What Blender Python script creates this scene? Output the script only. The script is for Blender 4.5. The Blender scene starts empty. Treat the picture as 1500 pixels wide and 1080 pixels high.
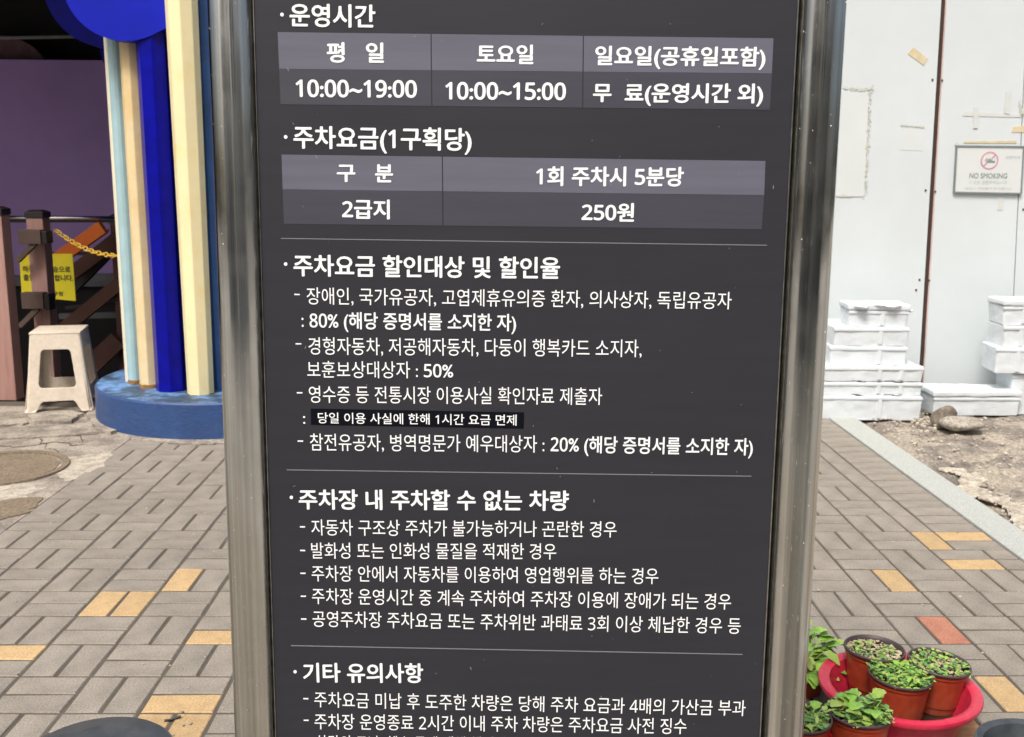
import bpy, bmesh, math, random
from mathutils import Vector, Matrix, noise as mnoise
from mathutils.geometry import tessellate_polygon
random.seed(7)
R = math.radians
scene = bpy.context.scene
COL = scene.collection

# ------------------------------------------------------------------ camera
F_PX, PITCH, ROLL, CAM_H = 1500.0, 0.188, 0.008, 1.3985
EYE = Vector((0, 0, CAM_H))
FWD = Vector((0, math.cos(PITCH), -math.sin(PITCH)))
_up = Vector((0, math.sin(PITCH), math.cos(PITCH)))
_rt = Vector((1, 0, 0))
RGT = _rt * math.cos(ROLL) + _up * math.sin(ROLL)
UPV = -_rt * math.sin(ROLL) + _up * math.cos(ROLL)
cd = bpy.data.cameras.new('camera')
cam = bpy.data.objects.new('camera', cd)
COL.objects.link(cam)
cam.matrix_world = Matrix(((RGT.x, UPV.x, -FWD.x, 0), (RGT.y, UPV.y, -FWD.y, 0), (RGT.z, UPV.z, -FWD.z, CAM_H), (0, 0, 0, 1)))
cd.sensor_width = 36
cd.lens = 36.0
cd.clip_start = 0.05
cd.clip_end = 1000
cd.dof.use_dof = True
cd.dof.focus_distance = 1.7
cd.dof.aperture_fstop = 14
scene.camera = cam

# ------------------------------------------------------------------ light
w = bpy.data.worlds.new("World")
scene.world = w
w.use_nodes = True
nt = w.node_tree
sky = nt.nodes.new('ShaderNodeTexSky')
sky.sky_type = 'NISHITA'
sky.sun_disc = False
SUN_EL, SUN_AZ = R(56), R(206)       # azimuth clockwise from +Y
sky.sun_elevation = SUN_EL
sky.sun_rotation = SUN_AZ
sky.air_density = 1.0
sky.dust_density = 9.0
sky.ozone_density = 1.0
nt.links.new(sky.outputs[0], nt.nodes['Background'].inputs[0])
nt.nodes['Background'].inputs[1].default_value = 0.105
sl = bpy.data.lights.new('sun', 'SUN')
sl.energy = 2.1
sl.angle = R(16)
sl.color = (1, 0.985, 0.965)
so = bpy.data.objects.new('sun', sl)
COL.objects.link(so)
sd = Vector((math.sin(SUN_AZ) * math.cos(SUN_EL), math.cos(SUN_AZ) * math.cos(SUN_EL), math.sin(SUN_EL)))
so.rotation_euler = (-sd).to_track_quat('-Z', 'Y').to_euler()
so.location = (0, -5, 12)
scene.view_settings.view_transform = 'Standard'
scene.view_settings.look = 'None'
scene.view_settings.gamma = 1
scene.view_settings.use_curve_mapping = False
scene.view_settings.exposure = 0.36

# ------------------------------------------------------------------ helpers
def ray(px, py):
    return (FWD + RGT * ((px - 750) / F_PX) + UPV * ((540 - py) / F_PX))

def on_z(px, py, z=0.0):
    d = ray(px, py)
    return EYE + d * ((z - CAM_H) / d.z)

def on_y(px, py, y):
    d = ray(px, py)
    return EYE + d * (y / d.y)

def project(p):
    d = Vector(p) - EYE
    z = d.dot(FWD)
    return 750 + F_PX * d.dot(RGT) / z, 540 - F_PX * d.dot(UPV) / z, z

def s2l(c):
    return tuple(((v / 255) / 12.92 if v / 255 <= 0.04045 else ((v / 255 + 0.055) / 1.055) ** 2.4) for v in c)

def mat(name, color, rough=0.6, metal=0.0, var=0.12, scale=8.0, bump=0.0, bscale=60.0, color2=None, spec=0.5,
        stretch=None, rand=0.0, speck=0.0, sscale=300.0, world=0.0, wscale=1.3, detail=6.0, mask=(0.35, 0.7), coat=0.0, sss=0.0):
    m = bpy.data.materials.new(name)
    m.use_nodes = True
    t = m.node_tree
    b = t.nodes['Principled BSDF']
    b.inputs['Roughness'].default_value = rough
    b.inputs['Metallic'].default_value = metal
    b.inputs['Specular IOR Level'].default_value = spec
    b.inputs['Coat Weight'].default_value = coat
    tc = t.nodes.new('ShaderNodeTexCoord')
    mp = t.nodes.new('ShaderNodeMapping')
    t.links.new(tc.outputs['Object'], mp.inputs[0])
    if stretch:
        mp.inputs['Scale'].default_value = stretch
    n = t.nodes.new('ShaderNodeTexNoise')
    n.inputs['Scale'].default_value = scale
    n.inputs['Detail'].default_value = detail
    n.inputs['Roughness'].default_value = 0.62
    t.links.new(mp.outputs[0], n.inputs[0])
    mr = t.nodes.new('ShaderNodeMapRange')
    mr.inputs['From Min'].default_value = mask[0]
    mr.inputs['From Max'].default_value = mask[1]
    t.links.new(n.outputs[0], mr.inputs[0])
    mix = t.nodes.new('ShaderNodeMix')
    mix.data_type = 'RGBA'
    c2 = color2 if color2 else tuple(c * (1 - 2 * var) for c in color)
    c1 = color if color2 else tuple(min(1, c * (1 + var)) for c in color)
    mix.inputs[6].default_value = (*c1, 1)
    mix.inputs[7].default_value = (*c2, 1)
    t.links.new(mr.outputs[0], mix.inputs[0])
    out = mix.outputs[2]
    if rand:
        oi = t.nodes.new('ShaderNodeObjectInfo')
        hs = t.nodes.new('ShaderNodeHueSaturation')
        r2 = t.nodes.new('ShaderNodeMapRange')
        r2.inputs['To Min'].default_value = 1 - rand
        r2.inputs['To Max'].default_value = 1 + rand
        t.links.new(oi.outputs['Random'], r2.inputs[0])
        t.links.new(r2.outputs[0], hs.inputs['Value'])
        t.links.new(out, hs.inputs['Color'])
        out = hs.outputs[0]
    if world:       # stains that run across neighbouring pieces
        ge = t.nodes.new('ShaderNodeNewGeometry')
        n4 = t.nodes.new('ShaderNodeTexNoise'); n4.inputs['Scale'].default_value = wscale; n4.inputs['Detail'].default_value = 8; n4.inputs['Roughness'].default_value = .65
        t.links.new(ge.outputs['Position'], n4.inputs[0])
        r4_ = t.nodes.new('ShaderNodeMapRange')
        for k_, v_ in zip(('From Min', 'From Max', 'To Min', 'To Max'), (0.35, 0.65, 1 - world, 1 + world * .4)): r4_.inputs[k_].default_value = v_
        t.links.new(n4.outputs[0], r4_.inputs[0])
        h4 = t.nodes.new('ShaderNodeHueSaturation'); t.links.new(r4_.outputs[0], h4.inputs['Value']); t.links.new(out, h4.inputs['Color']); out = h4.outputs[0]
    if speck:
        n3 = t.nodes.new('ShaderNodeTexNoise'); n3.inputs['Scale'].default_value = sscale; n3.inputs['Detail'].default_value = 3
        t.links.new(mp.outputs[0], n3.inputs[0])
        r3 = t.nodes.new('ShaderNodeMapRange')
        for k_, v_ in zip(('From Min', 'From Max', 'To Min', 'To Max'), (0.3, 0.7, 1 - speck, 1 + speck)): r3.inputs[k_].default_value = v_
        t.links.new(n3.outputs[0], r3.inputs[0])
        h3 = t.nodes.new('ShaderNodeHueSaturation'); t.links.new(r3.outputs[0], h3.inputs['Value']); t.links.new(out, h3.inputs['Color']); out = h3.outputs[0]
    t.links.new(out, b.inputs['Base Color'])
    if bump:
        n2 = t.nodes.new('ShaderNodeTexNoise')
        n2.inputs['Scale'].default_value = bscale
        n2.inputs['Detail'].default_value = 5
        t.links.new(mp.outputs[0], n2.inputs[0])
        bp = t.nodes.new('ShaderNodeBump')
        bp.inputs['Strength'].default_value = bump
        bp.inputs['Distance'].default_value = 0.004
        t.links.new(n2.outputs[0], bp.inputs['Height'])
        t.links.new(bp.outputs[0], b.inputs['Normal'])
    return m

def mobj(name, verts, faces, m, parent=None, smooth=False):
    me = bpy.data.meshes.new(name)
    me.from_pydata([tuple(v) for v in verts], [], faces)
    me.update()
    if m:
        me.materials.append(m)
    if smooth:
        me.polygons.foreach_set('use_smooth', [True] * len(me.polygons))
    o = bpy.data.objects.new(name, me)
    COL.objects.link(o)
    if parent:
        o.parent = parent
    return o

def tag(o, label=None, cat=None, group=None, kind=None):
    if label: o['label'] = label
    if cat: o['category'] = cat
    if group: o['group'] = group
    if kind: o['kind'] = kind
    return o

def empty(name, loc=(0, 0, 0), rz=0.0, **k):
    o = bpy.data.objects.new(name, None)
    COL.objects.link(o)
    o.location = loc
    o.rotation_euler = (0, 0, rz)
    o.empty_display_size = 0.1
    return tag(o, **k)

class MB:
    """collects geometry for one mesh"""
    def __init__(s):
        s.v = []; s.f = []
    def add(s, verts, faces):
        k = len(s.v)
        s.v += [Vector(v) for v in verts]
        s.f += [tuple(i + k for i in f) for f in faces]
        return s
    def box(s, a, b, rot=None, bev=0.0):
        x0, y0, z0 = a; x1, y1, z1 = b
        if bev:
            bm = bmesh.new()
            bmesh.ops.create_cube(bm, size=1)
            c = Vector(((x0 + x1) / 2, (y0 + y1) / 2, (z0 + z1) / 2))
            for v in bm.verts:
                v.co = Vector((v.co.x * (x1 - x0), v.co.y * (y1 - y0), v.co.z * (z1 - z0))) + c
            bmesh.ops.bevel(bm, geom=bm.edges[:], offset=bev, segments=2, affect='EDGES', profile=0.6)
            vs = [v.co.copy() for v in bm.verts]
            fs = [tuple(v.index for v in f.verts) for f in bm.faces]
            bm.free()
        else:
            vs = [Vector(p) for p in ((x0, y0, z0), (x1, y0, z0), (x1, y1, z0), (x0, y1, z0), (x0, y0, z1), (x1, y0, z1), (x1, y1, z1), (x0, y1, z1))]
            fs = [(0, 3, 2, 1), (4, 5, 6, 7), (0, 1, 5, 4), (1, 2, 6, 5), (2, 3, 7, 6), (3, 0, 4, 7)]
        if rot is not None:
            vs = [rot @ v for v in vs]
        return s.add(vs, fs)
    def hexa(s, lo, hi):
        """prism between polygon lo and polygon hi (same count)"""
        n = len(lo)
        fs = [tuple(range(n))[::-1], tuple(range(n, 2 * n))] + [(i, (i + 1) % n, n + (i + 1) % n, n + i) for i in range(n)]
        return s.add(list(lo) + list(hi), fs)
    def bar(s, a, b, wx, wz, up=(0, 0, 1)):
        a = Vector(a); b = Vector(b); d = (b - a).normalized()
        u = Vector(up); sx = d.cross(u).normalized(); u = sx.cross(d).normalized()
        q = [sx * (-wx / 2) + u * (-wz / 2), sx * (wx / 2) + u * (-wz / 2), sx * (wx / 2) + u * (wz / 2), sx * (-wx / 2) + u * (wz / 2)]
        return s.hexa([a + p for p in q], [b + p for p in q])
    def lathe(s, prof, n=48, c=(0, 0, 0), wob=None):
        c = Vector(c); vs = []
        for i in range(n):
            a = 2 * math.pi * i / n
            for r, z in prof:
                k = wob(a) if wob else 1
                vs.append(c + Vector((r * k * math.cos(a), r * k * math.sin(a), z)))
        m = len(prof)
        fs = []
        for i in range(n):
            j = (i + 1) % n
            for k in range(m - 1):
                fs.append((i * m + k, j * m + k, j * m + k + 1, i * m + k + 1))
        return s.add(vs, fs)
    def tube(s, pts, r, n=8, closed=False):
        pts = [Vector(p) for p in pts]; N = len(pts); vs = []
        ref = Vector((0.13, 0.31, 0.94)).normalized()
        for i, p in enumerate(pts):
            if closed: d = (pts[(i + 1) % N] - pts[i - 1]).normalized()
            else: d = (pts[min(i + 1, N - 1)] - pts[max(i - 1, 0)]).normalized()
            a = d.cross(ref).normalized(); b = d.cross(a).normalized()
            rr = r[i] if isinstance(r, (list, tuple)) else r
            for k in range(n):
                t = 2 * math.pi * k / n
                vs.append(p + a * (rr * math.cos(t)) + b * (rr * math.sin(t)))
        fs = []
        for i in range(N if closed else N - 1):
            j = (i + 1) % N
            for k in range(n):
                fs.append((i * n + k, i * n + (k + 1) % n, j * n + (k + 1) % n, j * n + k))
        if not closed:
            fs.append(tuple(range(n))[::-1]); fs.append(tuple(range((N - 1) * n, N * n)))
        return s.add(vs, fs)
    def build(s, name, m, parent=None, smooth=False, bevel=0.0, recalc=True):
        o = mobj(name, s.v, s.f, m, parent, smooth)
        if recalc:
            bm = bmesh.new(); bm.from_mesh(o.data)
            bmesh.ops.recalc_face_normals(bm, faces=bm.faces[:])
            bm.to_mesh(o.data); bm.free()
            if smooth: o.data.polygons.foreach_set('use_smooth', [True] * len(o.data.polygons))
        if bevel:
            md = o.modifiers.new('bevel', 'BEVEL'); md.width = bevel; md.segments = 2; md.limit_method = 'ANGLE'; md.angle_limit = R(40)
        return o

def autosmooth(o, deg=35):
    o.data.polygons.foreach_set('use_smooth', [True] * len(o.data.polygons))
    a = math.radians(deg)
    bm = bmesh.new(); bm.from_mesh(o.data)
    for e in bm.edges:
        if len(e.link_faces) == 2 and e.calc_face_angle(0) > a: e.smooth = False
    bm.to_mesh(o.data); bm.free()
    return o

def poly_plate(loops, fa, fb):
    """loops: outer 2D loop and hole loops; fa / fb map a 2D point to the two skins; returns verts, faces"""
    tl = [[Vector((x, y, 0)) for x, y in L] for L in loops]
    tri = tessellate_polygon(tl)
    pts = [p for L in loops for p in L]
    n = len(pts)
    vs = [fa(*p) for p in pts] + [fb(*p) for p in pts]
    fs = [tuple(t) for t in tri] + [tuple(n + i for i in reversed(t)) for t in tri]
    k = 0
    for L in loops:
        m = len(L)
        for i in range(m):
            a, b = k + i, k + (i + 1) % m
            fs.append((a, b, n + b, n + a))
        k += m
    return vs, fs

def blobpoly(c, rx, ry, n=28, jit=0.12, seed=0):
    rn = random.Random(seed)
    ph = [rn.uniform(0, 6.28) for _ in range(5)]
    out = []
    for i in range(n):
        a = 2 * math.pi * i / n
        k = 1 + jit * sum(math.sin((j + 2) * a + ph[j]) / (j + 1.2) for j in range(5)) + rn.uniform(-.3, .3) * jit
        out.append((c[0] + rx * k * math.cos(a), c[1] + ry * k * math.sin(a)))
    return out

def flat_patch(name, loop, z0, z1, m, parent=None, ragged=0.0):
    if ragged:
        rn_ = random.Random(len(loop) * 31 + int(abs(loop[0][0]) * 1000)); out = []
        for i in range(len(loop)):
            a, b = Vector(loop[i]), Vector(loop[(i + 1) % len(loop)]); n_ = max(2, int((b - a).length / .035))
            for k in range(n_):
                p = a.lerp(b, k / n_); out.append((p.x + rn_.gauss(0, ragged), p.y + rn_.gauss(0, ragged)))
        loop = out
    vs, fs = poly_plate([loop], lambda x, y: Vector((x, y, z1)), lambda x, y: Vector((x, y, z0)))
    return MB().add(vs, fs).build(name, m, parent)

# ------------------------------------------------------------------ materials
M = {}
M['bed'] = mat('joint_sand', (0.10, 0.086, 0.068), 0.95, bump=0.4, bscale=200)
M['paver'] = mat('paver_grey', (0.280, 0.254, 0.213), 0.92, var=0.10, scale=9, bump=0.5, bscale=240, rand=0.06, world=0.12, speck=0.22, sscale=170, detail=10)
M['paver_y'] = mat('paver_yellow', (0.55, 0.385, 0.195), 0.9, scale=22, bump=0.4, bscale=240, rand=0.10, world=0.15, color2=(0.44, 0.31, 0.16), speck=0.2, sscale=160)
M['paver_r'] = mat('paver_red', (0.36, 0.15, 0.10), 0.9, scale=18, bump=0.35, bscale=240, color2=(0.45, 0.21, 0.13), speck=0.2, sscale=160)
M['ground'] = mat('street_concrete', (0.26, 0.25, 0.23), 0.95, scale=0.8, bump=0.3, bscale=60)
M['kerb'] = mat('kerb_granite', (0.43, 0.45, 0.42), 0.85, var=0.1, scale=180, bump=0.3, bscale=250, detail=3, speck=0.25, sscale=220)
M['rough'] = mat('rough_concrete', (0.37, 0.325, 0.26), 0.95, scale=3.5, bump=1.0, bscale=110, color2=(0.20, 0.175, 0.15), mask=(0.45, 0.56), world=.2, wscale=2.5, detail=14, speck=0.38, sscale=60)
M['cement'] = mat('pale_cement', (0.52, 0.48, 0.40), 0.95, scale=16, bump=0.9, bscale=90, color2=(0.30, 0.26, 0.20), speck=0.25, sscale=90, mask=(0.4, 0.65))
M['apron'] = mat('apron_concrete', (0.37, 0.33, 0.27), 0.92, scale=6, bump=0.9, bscale=45, color2=(0.20, 0.175, 0.15), mask=(0.42, 0.62), speck=0.3, sscale=70)
M['rust_lid'] = mat('rusty_cover', (0.225, 0.18, 0.125), 0.9, scale=9, bump=0.7, bscale=90, color2=(0.18, 0.14, 0.095), speck=0.35, sscale=90)
M['stone'] = mat('stone', (0.38, 0.36, 0.31), 0.9, scale=25, bump=0.9, bscale=60, color2=(0.26, 0.22, 0.17), speck=0.4, sscale=60)
M['stone_d'] = mat('dark_stone', (0.22, 0.19, 0.15), 0.9, scale=25, bump=0.7, bscale=80, color2=(0.12, 0.10, 0.08), speck=0.5, sscale=50)
M['board'] = mat('sign_board', (0.0265, 0.0270, 0.0345), 0.46, var=0.05, scale=3, bump=0.02, bscale=8, spec=0.4, world=0.06, wscale=3, stretch=(1, 14, 1))
M['cell_a'] = mat('header_cell_print', (0.125, 0.129, 0.170), 0.42, var=0.05, scale=3, bump=0.05, bscale=8, stretch=(1, 14, 1))
M['cell_b'] = mat('body_cell_print', (0.055, 0.056, 0.074), 0.42, var=0.05, scale=3, bump=0.05, bscale=8, stretch=(1, 14, 1))
M['black_print'] = mat('black_sticker', (0.003, 0.004, 0.008), 0.55, var=0.0, spec=0.12)
M['white_print'] = mat('white_print', (0.92, 0.94, 0.95), 0.5, var=0.0)
M['rule_print'] = mat('grey_rule', (0.22, 0.21, 0.24), 0.5, var=0.02)
M['trim'] = mat('aluminium_trim', (0.55, 0.54, 0.50), 0.3, metal=1.0, var=0.2, scale=40)
M['gap'] = mat('flat_black', (0.02, 0.018, 0.015), 0.6)
M['blue_plinth'] = mat('blue_plinth_paint', (0.026, 0.070, 0.205), 0.5, scale=5, bump=0.4, bscale=40, color2=(0.06, 0.10, 0.20), mask=(.52, .8), stretch=(1, 1, 3), speck=0.15, sscale=40, world=.15, wscale=5)
M['blue_top'] = mat('worn_blue_paint', (0.15, 0.30, 0.58), 0.6, scale=7, bump=0.3, bscale=50, color2=(0.045, 0.08, 0.13), mask=(0.40, 0.55), speck=.3, sscale=25, world=.2, wscale=4)
M['deep_blue'] = mat('deep_blue_paint', (0.002, 0.003, 0.27), 0.3, var=0.10, scale=3, spec=0.2, bump=.12, bscale=18, speck=.15, sscale=14)
M['royal'] = mat('royal_blue_paint', (0.004, 0.012, 0.42), 0.4, spec=0.25, var=0.10, scale=3)
M['navy'] = mat('navy_paint', (0.012, 0.014, 0.13), 0.5)
M['mid_blue'] = mat('mid_blue_paint', (0.03, 0.10, 0.30), 0.5)
M['cream'] = mat('cream_paint', (0.88, 0.78, 0.46), 0.45, scale=5, color2=(0.84, 0.68, 0.28), mask=(.52, .75), world=0.06, wscale=4, bump=.15, bscale=25)
M['cream_b'] = mat('warm_cream_paint', (0.80, 0.66, 0.40), 0.45, scale=4, color2=(0.70, 0.50, 0.20), mask=(.4, .8), world=0.1, wscale=5, bump=.15, bscale=25)
M['cream_w'] = mat('pale_cream_paint', (0.75, 0.70, 0.55), 0.5, var=0.04)
M['lightblue'] = mat('light_blue_paint', (0.36, 0.54, 0.58), 0.5, var=0.05)
M['rust'] = mat('rust', (0.22, 0.10, 0.03), 0.9, scale=30, color2=(0.35, 0.22, 0.08))
M['purple'] = mat('purple_paint', (0.44, 0.28, 0.64), 0.6, var=0.06, scale=1.5)
M['mauve'] = mat('mauve_paint', (0.20, 0.10, 0.12), 0.7, var=0.2, scale=8)
M['black_wall'] = mat('void_black_paint', (0.012, 0.011, 0.012), 0.8)  # near black, also put in for the unlit void around the purple wall
M['dark_floor'] = mat('dark_floor', (0.13, 0.125, 0.12), 0.9, scale=4, bump=0.3)
M['grey_ledge'] = mat('grey_ledge', (0.16, 0.165, 0.17), 0.8)
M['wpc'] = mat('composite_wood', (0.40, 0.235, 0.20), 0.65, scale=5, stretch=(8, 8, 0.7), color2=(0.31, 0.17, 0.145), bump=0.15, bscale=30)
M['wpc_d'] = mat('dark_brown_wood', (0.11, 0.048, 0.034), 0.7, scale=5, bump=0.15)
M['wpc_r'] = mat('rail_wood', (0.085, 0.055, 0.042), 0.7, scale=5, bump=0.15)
M['orange'] = mat('orange_board', (0.85, 0.19, 0.015), 0.6, scale=6, color2=(0.75, 0.15, 0.015))
M['cap'] = mat('black_cap', (0.018, 0.014, 0.014), 0.5)
M['yellow'] = mat('yellow_sign', (0.85, 0.74, 0.02), 0.5, var=0.03)
M['chain'] = mat('yellow_plastic', (0.75, 0.48, 0.06), 0.45, var=0.05)
M['ink'] = mat('black_ink', (0.02, 0.02, 0.02), 0.6)
M['steel_rail'] = mat('brushed_rail', (0.7, 0.7, 0.72), 0.25, metal=1.0, var=0.05)
M['stool'] = mat('beige_plastic', (0.68, 0.60, 0.49), 0.5, scale=7, bump=0.15, bscale=60, color2=(0.56, 0.48, 0.38), mask=(.5, .8), speck=.06, sscale=50)
M['wall'] = mat('white_steel_sheet', (0.62, 0.675, 0.69), 0.5, var=0.02, scale=1.6, bump=0.06, bscale=3, spec=0.3, world=0.03, wscale=2)
M['wall2'] = mat('white_steel_patch', (0.625, 0.675, 0.675), 0.6, var=0.02, scale=3)
M['seam'] = mat('rusty_post', (0.055, 0.028, 0.022), 0.7, scale=14, color2=(0.035, 0.02, 0.017))
M['seam_e'] = mat('pink_edge', (0.60, 0.42, 0.38), 0.7, scale=14)
M['tape'] = mat('old_tape', (0.62, 0.54, 0.36), 0.6, var=0.08, scale=30)
M['tape_f'] = mat('faint_tape', (0.60, 0.635, 0.61), 0.6, var=0.03, scale=30)
M['grime'] = mat('glue_residue', (0.55, 0.57, 0.49), 0.8, scale=60, color2=(0.62, 0.65, 0.60))
M['foam'] = mat('white_foam', (0.66, 0.71, 0.735), 0.75, var=0.03, scale=9, bump=0.35, bscale=170, world=0.05, wscale=6)
M['plate'] = mat('notice_white', (0.64, 0.68, 0.67), 0.4, var=0.01)
M['frame_g'] = mat('notice_frame', (0.20, 0.24, 0.24), 0.5)
M['txt_g'] = mat('grey_green_ink', (0.23, 0.30, 0.28), 0.6)
M['txt_f'] = mat('faded_ink', (0.48, 0.53, 0.50), 0.6)
M['red_ink'] = mat('faded_red_ink', (0.58, 0.28, 0.34), 0.6)
M['pot'] = mat('brown_red_plastic', (0.36, 0.055, 0.022), 0.36, scale=7, color2=(0.28, 0.08, 0.04), mask=(.5, .75), speck=.18, sscale=50, bump=.1, bscale=40)
M['pot_rim'] = mat('dark_rim_plastic', (0.075, 0.055, 0.055), 0.45)
M['tub'] = mat('pink_red_plastic', (0.62, 0.028, 0.07), 0.34, scale=5, color2=(0.46, 0.07, 0.09), mask=(.5, .8), speck=.12, sscale=60, bump=.1, bscale=30)
M['tub_r'] = mat('bright_red_plastic', (0.58, 0.012, 0.022), 0.32, var=0.06)
M['mud'] = mat('wet_mud', (0.06, 0.035, 0.022), 0.18, scale=18, bump=0.3, bscale=60, color2=(0.03, 0.02, 0.014))
M['soil'] = mat('potting_soil', (0.035, 0.024, 0.016), 0.95, scale=60, bump=0.8, bscale=120)
M['ply'] = mat('orange_plywood', (0.56, 0.33, 0.15), 0.7, scale=8, stretch=(1, 6, 1), color2=(0.46, 0.25, 0.11), speck=.15, sscale=80)
M['chip'] = mat('perlite', (0.66, 0.58, 0.40), 0.8, rand=0.0, scale=90, color2=(0.32, 0.24, 0.14))
M['leaf'] = mat('leaf_green', (0.27, 0.43, 0.075), 0.5, scale=30, color2=(0.42, 0.52, 0.13))
M['leaf_b'] = mat('leaf_bright', (0.38, 0.64, 0.10), 0.45, scale=22, color2=(0.12, 0.33, 0.04))
M['leaf_d'] = mat('leaf_mid', (0.14, 0.31, 0.07), 0.5, scale=30, color2=(0.14, 0.30, 0.10))
M['stem'] = mat('stem_pale', (0.40, 0.30, 0.15), 0.6)
M['grey_tub'] = mat('grey_rubber', (0.075, 0.085, 0.095), 0.35, scale=26, bump=0.2, color2=(0.04, 0.05, 0.055))
M['facade'] = mat('facade_render', (0.62, 0.61, 0.55), 0.85, scale=2)
M['facade_b'] = mat('facade_brick', (0.45, 0.42, 0.36), 0.85, scale=2)
M['glass'] = mat('dark_glass', (0.03, 0.035, 0.04), 0.1, spec=0.6)

def steel():
    m = bpy.data.materials.new('stainless_pole'); m.use_nodes = True
    t = m.node_tree; b = t.nodes['Principled BSDF']
    b.inputs['Metallic'].default_value = 1.0
    tc = t.nodes.new('ShaderNodeTexCoord')
    def noise(sc, stretch, det=5):
        mp = t.nodes.new('ShaderNodeMapping'); mp.inputs['Scale'].default_value = stretch
        t.links.new(tc.outputs['Object'], mp.inputs[0])
        n = t.nodes.new('ShaderNodeTexNoise'); n.inputs['Scale'].default_value = sc; n.inputs['Detail'].default_value = det
        t.links.new(mp.outputs[0], n.inputs[0]); return n
    def rng(n, a, b_, c, d):
        r = t.nodes.new('ShaderNodeMapRange')
        for k, v in zip(('From Min', 'From Max', 'To Min', 'To Max'), (a, b_, c, d)): r.inputs[k].default_value = v
        t.links.new(n.outputs[0], r.inputs[0]); return r
    band = noise(70, (1, 0.004, 1), 4)          # drawn streaks up the tube; colour contrast paints in reflected bands
    wear = noise(30, (1, 0.5, 1), 10)           # cloudy haze on the metal
    scr = noise(420, (1, 0.12, 1), 1)        # short cross scratches
    r1 = rng(band, 0.36, 0.66, 0.0, 1.0)
    mix = t.nodes.new('ShaderNodeMix'); mix.data_type = 'RGBA'
    mix.inputs[6].default_value = (0.37, 0.37, 0.34, 1); mix.inputs[7].default_value = (0.92, 0.91, 0.85, 1)
    t.links.new(r1.outputs[0], mix.inputs[0])
    mix2 = t.nodes.new('ShaderNodeMix'); mix2.data_type = 'RGBA'
    r2 = rng(wear, 0.3, 0.9, 0.0, 0.30)
    t.links.new(r2.outputs[0], mix2.inputs[0]); t.links.new(mix.outputs[2], mix2.inputs[6])
    mix2.inputs[7].default_value = (0.33, 0.32, 0.27, 1)
    mix3 = t.nodes.new('ShaderNodeMix'); mix3.data_type = 'RGBA'
    r3 = rng(scr, 0.66, 0.80, 0.0, 0.7)
    t.links.new(r3.outputs[0], mix3.inputs[0]); t.links.new(mix2.outputs[2], mix3.inputs[6])
    mix3.inputs[7].default_value = (0.85, 0.85, 0.80, 1)
    t.links.new(mix3.outputs[2], b.inputs['Base Color'])
    r4 = rng(wear, 0.25, 0.8, 0.10, 0.27)
    t.links.new(r4.outputs[0], b.inputs['Roughness'])
    dent = noise(7, (1, 0.55, 1), 2)
    bd_ = t.nodes.new('ShaderNodeBump'); bd_.inputs['Strength'].default_value = 0.22; bd_.inputs['Distance'].default_value = 0.012
    t.links.new(dent.outputs[0], bd_.inputs['Height'])
    bp = t.nodes.new('ShaderNodeBump'); bp.inputs['Strength'].default_value = 0.12; t.links.new(bd_.outputs[0], bp.inputs['Normal']); bp.inputs['Distance'].default_value = 0.0015
    t.links.new(band.outputs[0], bp.inputs['Height'])
    t.links.new(bp.outputs[0], b.inputs['Normal'])
    return m
M['steel'] = steel()

# ------------------------------------------------------------------ ground
GYAW, GX0, GY0, U = 0.0186, -0.975, 2.471, 0.2
def grid(u, v, z=0.0):
    x = GX0 + u * U * math.cos(GYAW) - v * U * math.sin(GYAW)
    y = GY0 + u * U * math.sin(GYAW) + v * U * math.cos(GYAW)
    return Vector((x, y, z))
def ungrid(p):
    dx, dy = p.x - GX0, p.y - GY0
    return (dx * math.cos(GYAW) + dy * math.sin(GYAW)) / U, (-dx * math.sin(GYAW) + dy * math.cos(GYAW)) / U

KERB_U0, KERB_U1 = 14.5, 15.3
g = MB().box((-150, -150, -1.3), (150, 300, -1.2)).build('terrain', M['ground']); tag(g, kind='structure')
# street slab with the stair pit left open at the far left
st = MB()
st.box((-60, -40, -1.2), (60, 6.35, -0.075)); st.box((-1.3, 6.35, -1.2), (60, 80, -0.075)); st.box((-60, 10.5, -1.2), (-1.3, 80, -0.075))
tag(st.build('ground', M['ground']), kind='structure')
pv = tag(empty('pavement'), kind='structure')
bed = MB(); a, b, c, d = grid(-14, -22), grid(KERB_U0, -22), grid(KERB_U0, 18.6), grid(-14, 18.6)
bed.hexa([p + Vector((0, 0, -0.071)) for p in (a, b, c, d)], [p + Vector((0, 0, -0.0036)) for p in (a, b, c, d)])
bed.build('sand_bed', M['bed'], pv)

def paver_mesh(name, m, lx, ly, seed):
    rn = random.Random(seed)
    hx, hy = lx / 2 - 0.0050, ly / 2 - 0.0054
    bv = 0.0026
    lo = [(-hx, -hy), (hx, -hy), (hx, hy), (-hx, hy)]
    lo = [(x + rn.uniform(-.0015, .0015), y + rn.uniform(-.0015, .0015)) for x, y in lo]
    vs = [(x, y, -0.055) for x, y in lo] + [(x, y, -bv) for x, y in lo] + [(x - math.copysign(bv, x), y - math.copysign(bv, y), rn.uniform(-.0006, .0006)) for x, y in lo]
    fs = [(4, 5, 6, 7)] if False else []
    for k in (0, 4):
        for i in range(4):
            j = (i + 1) % 4
            fs.append((k + i, k + j, k + 4 + j, k + 4 + i))
    fs.append((8, 9, 10, 11))
    me = bpy.data.meshes.new(name); me.from_pydata(vs, [], fs); me.update(); me.materials.append(m)
    return me
PM = {}
for key, mm in (('g', M['paver']), ('y', M['paver_y']), ('r', M['paver_r'])):
    PM[key] = [paver_mesh('paver', mm, 0.2, 0.1, s) for s in range(4)]
PMB = [paver_mesh('paver', M['paver'], 0.1, 0.1, s + 9) for s in range(2)]
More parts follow.
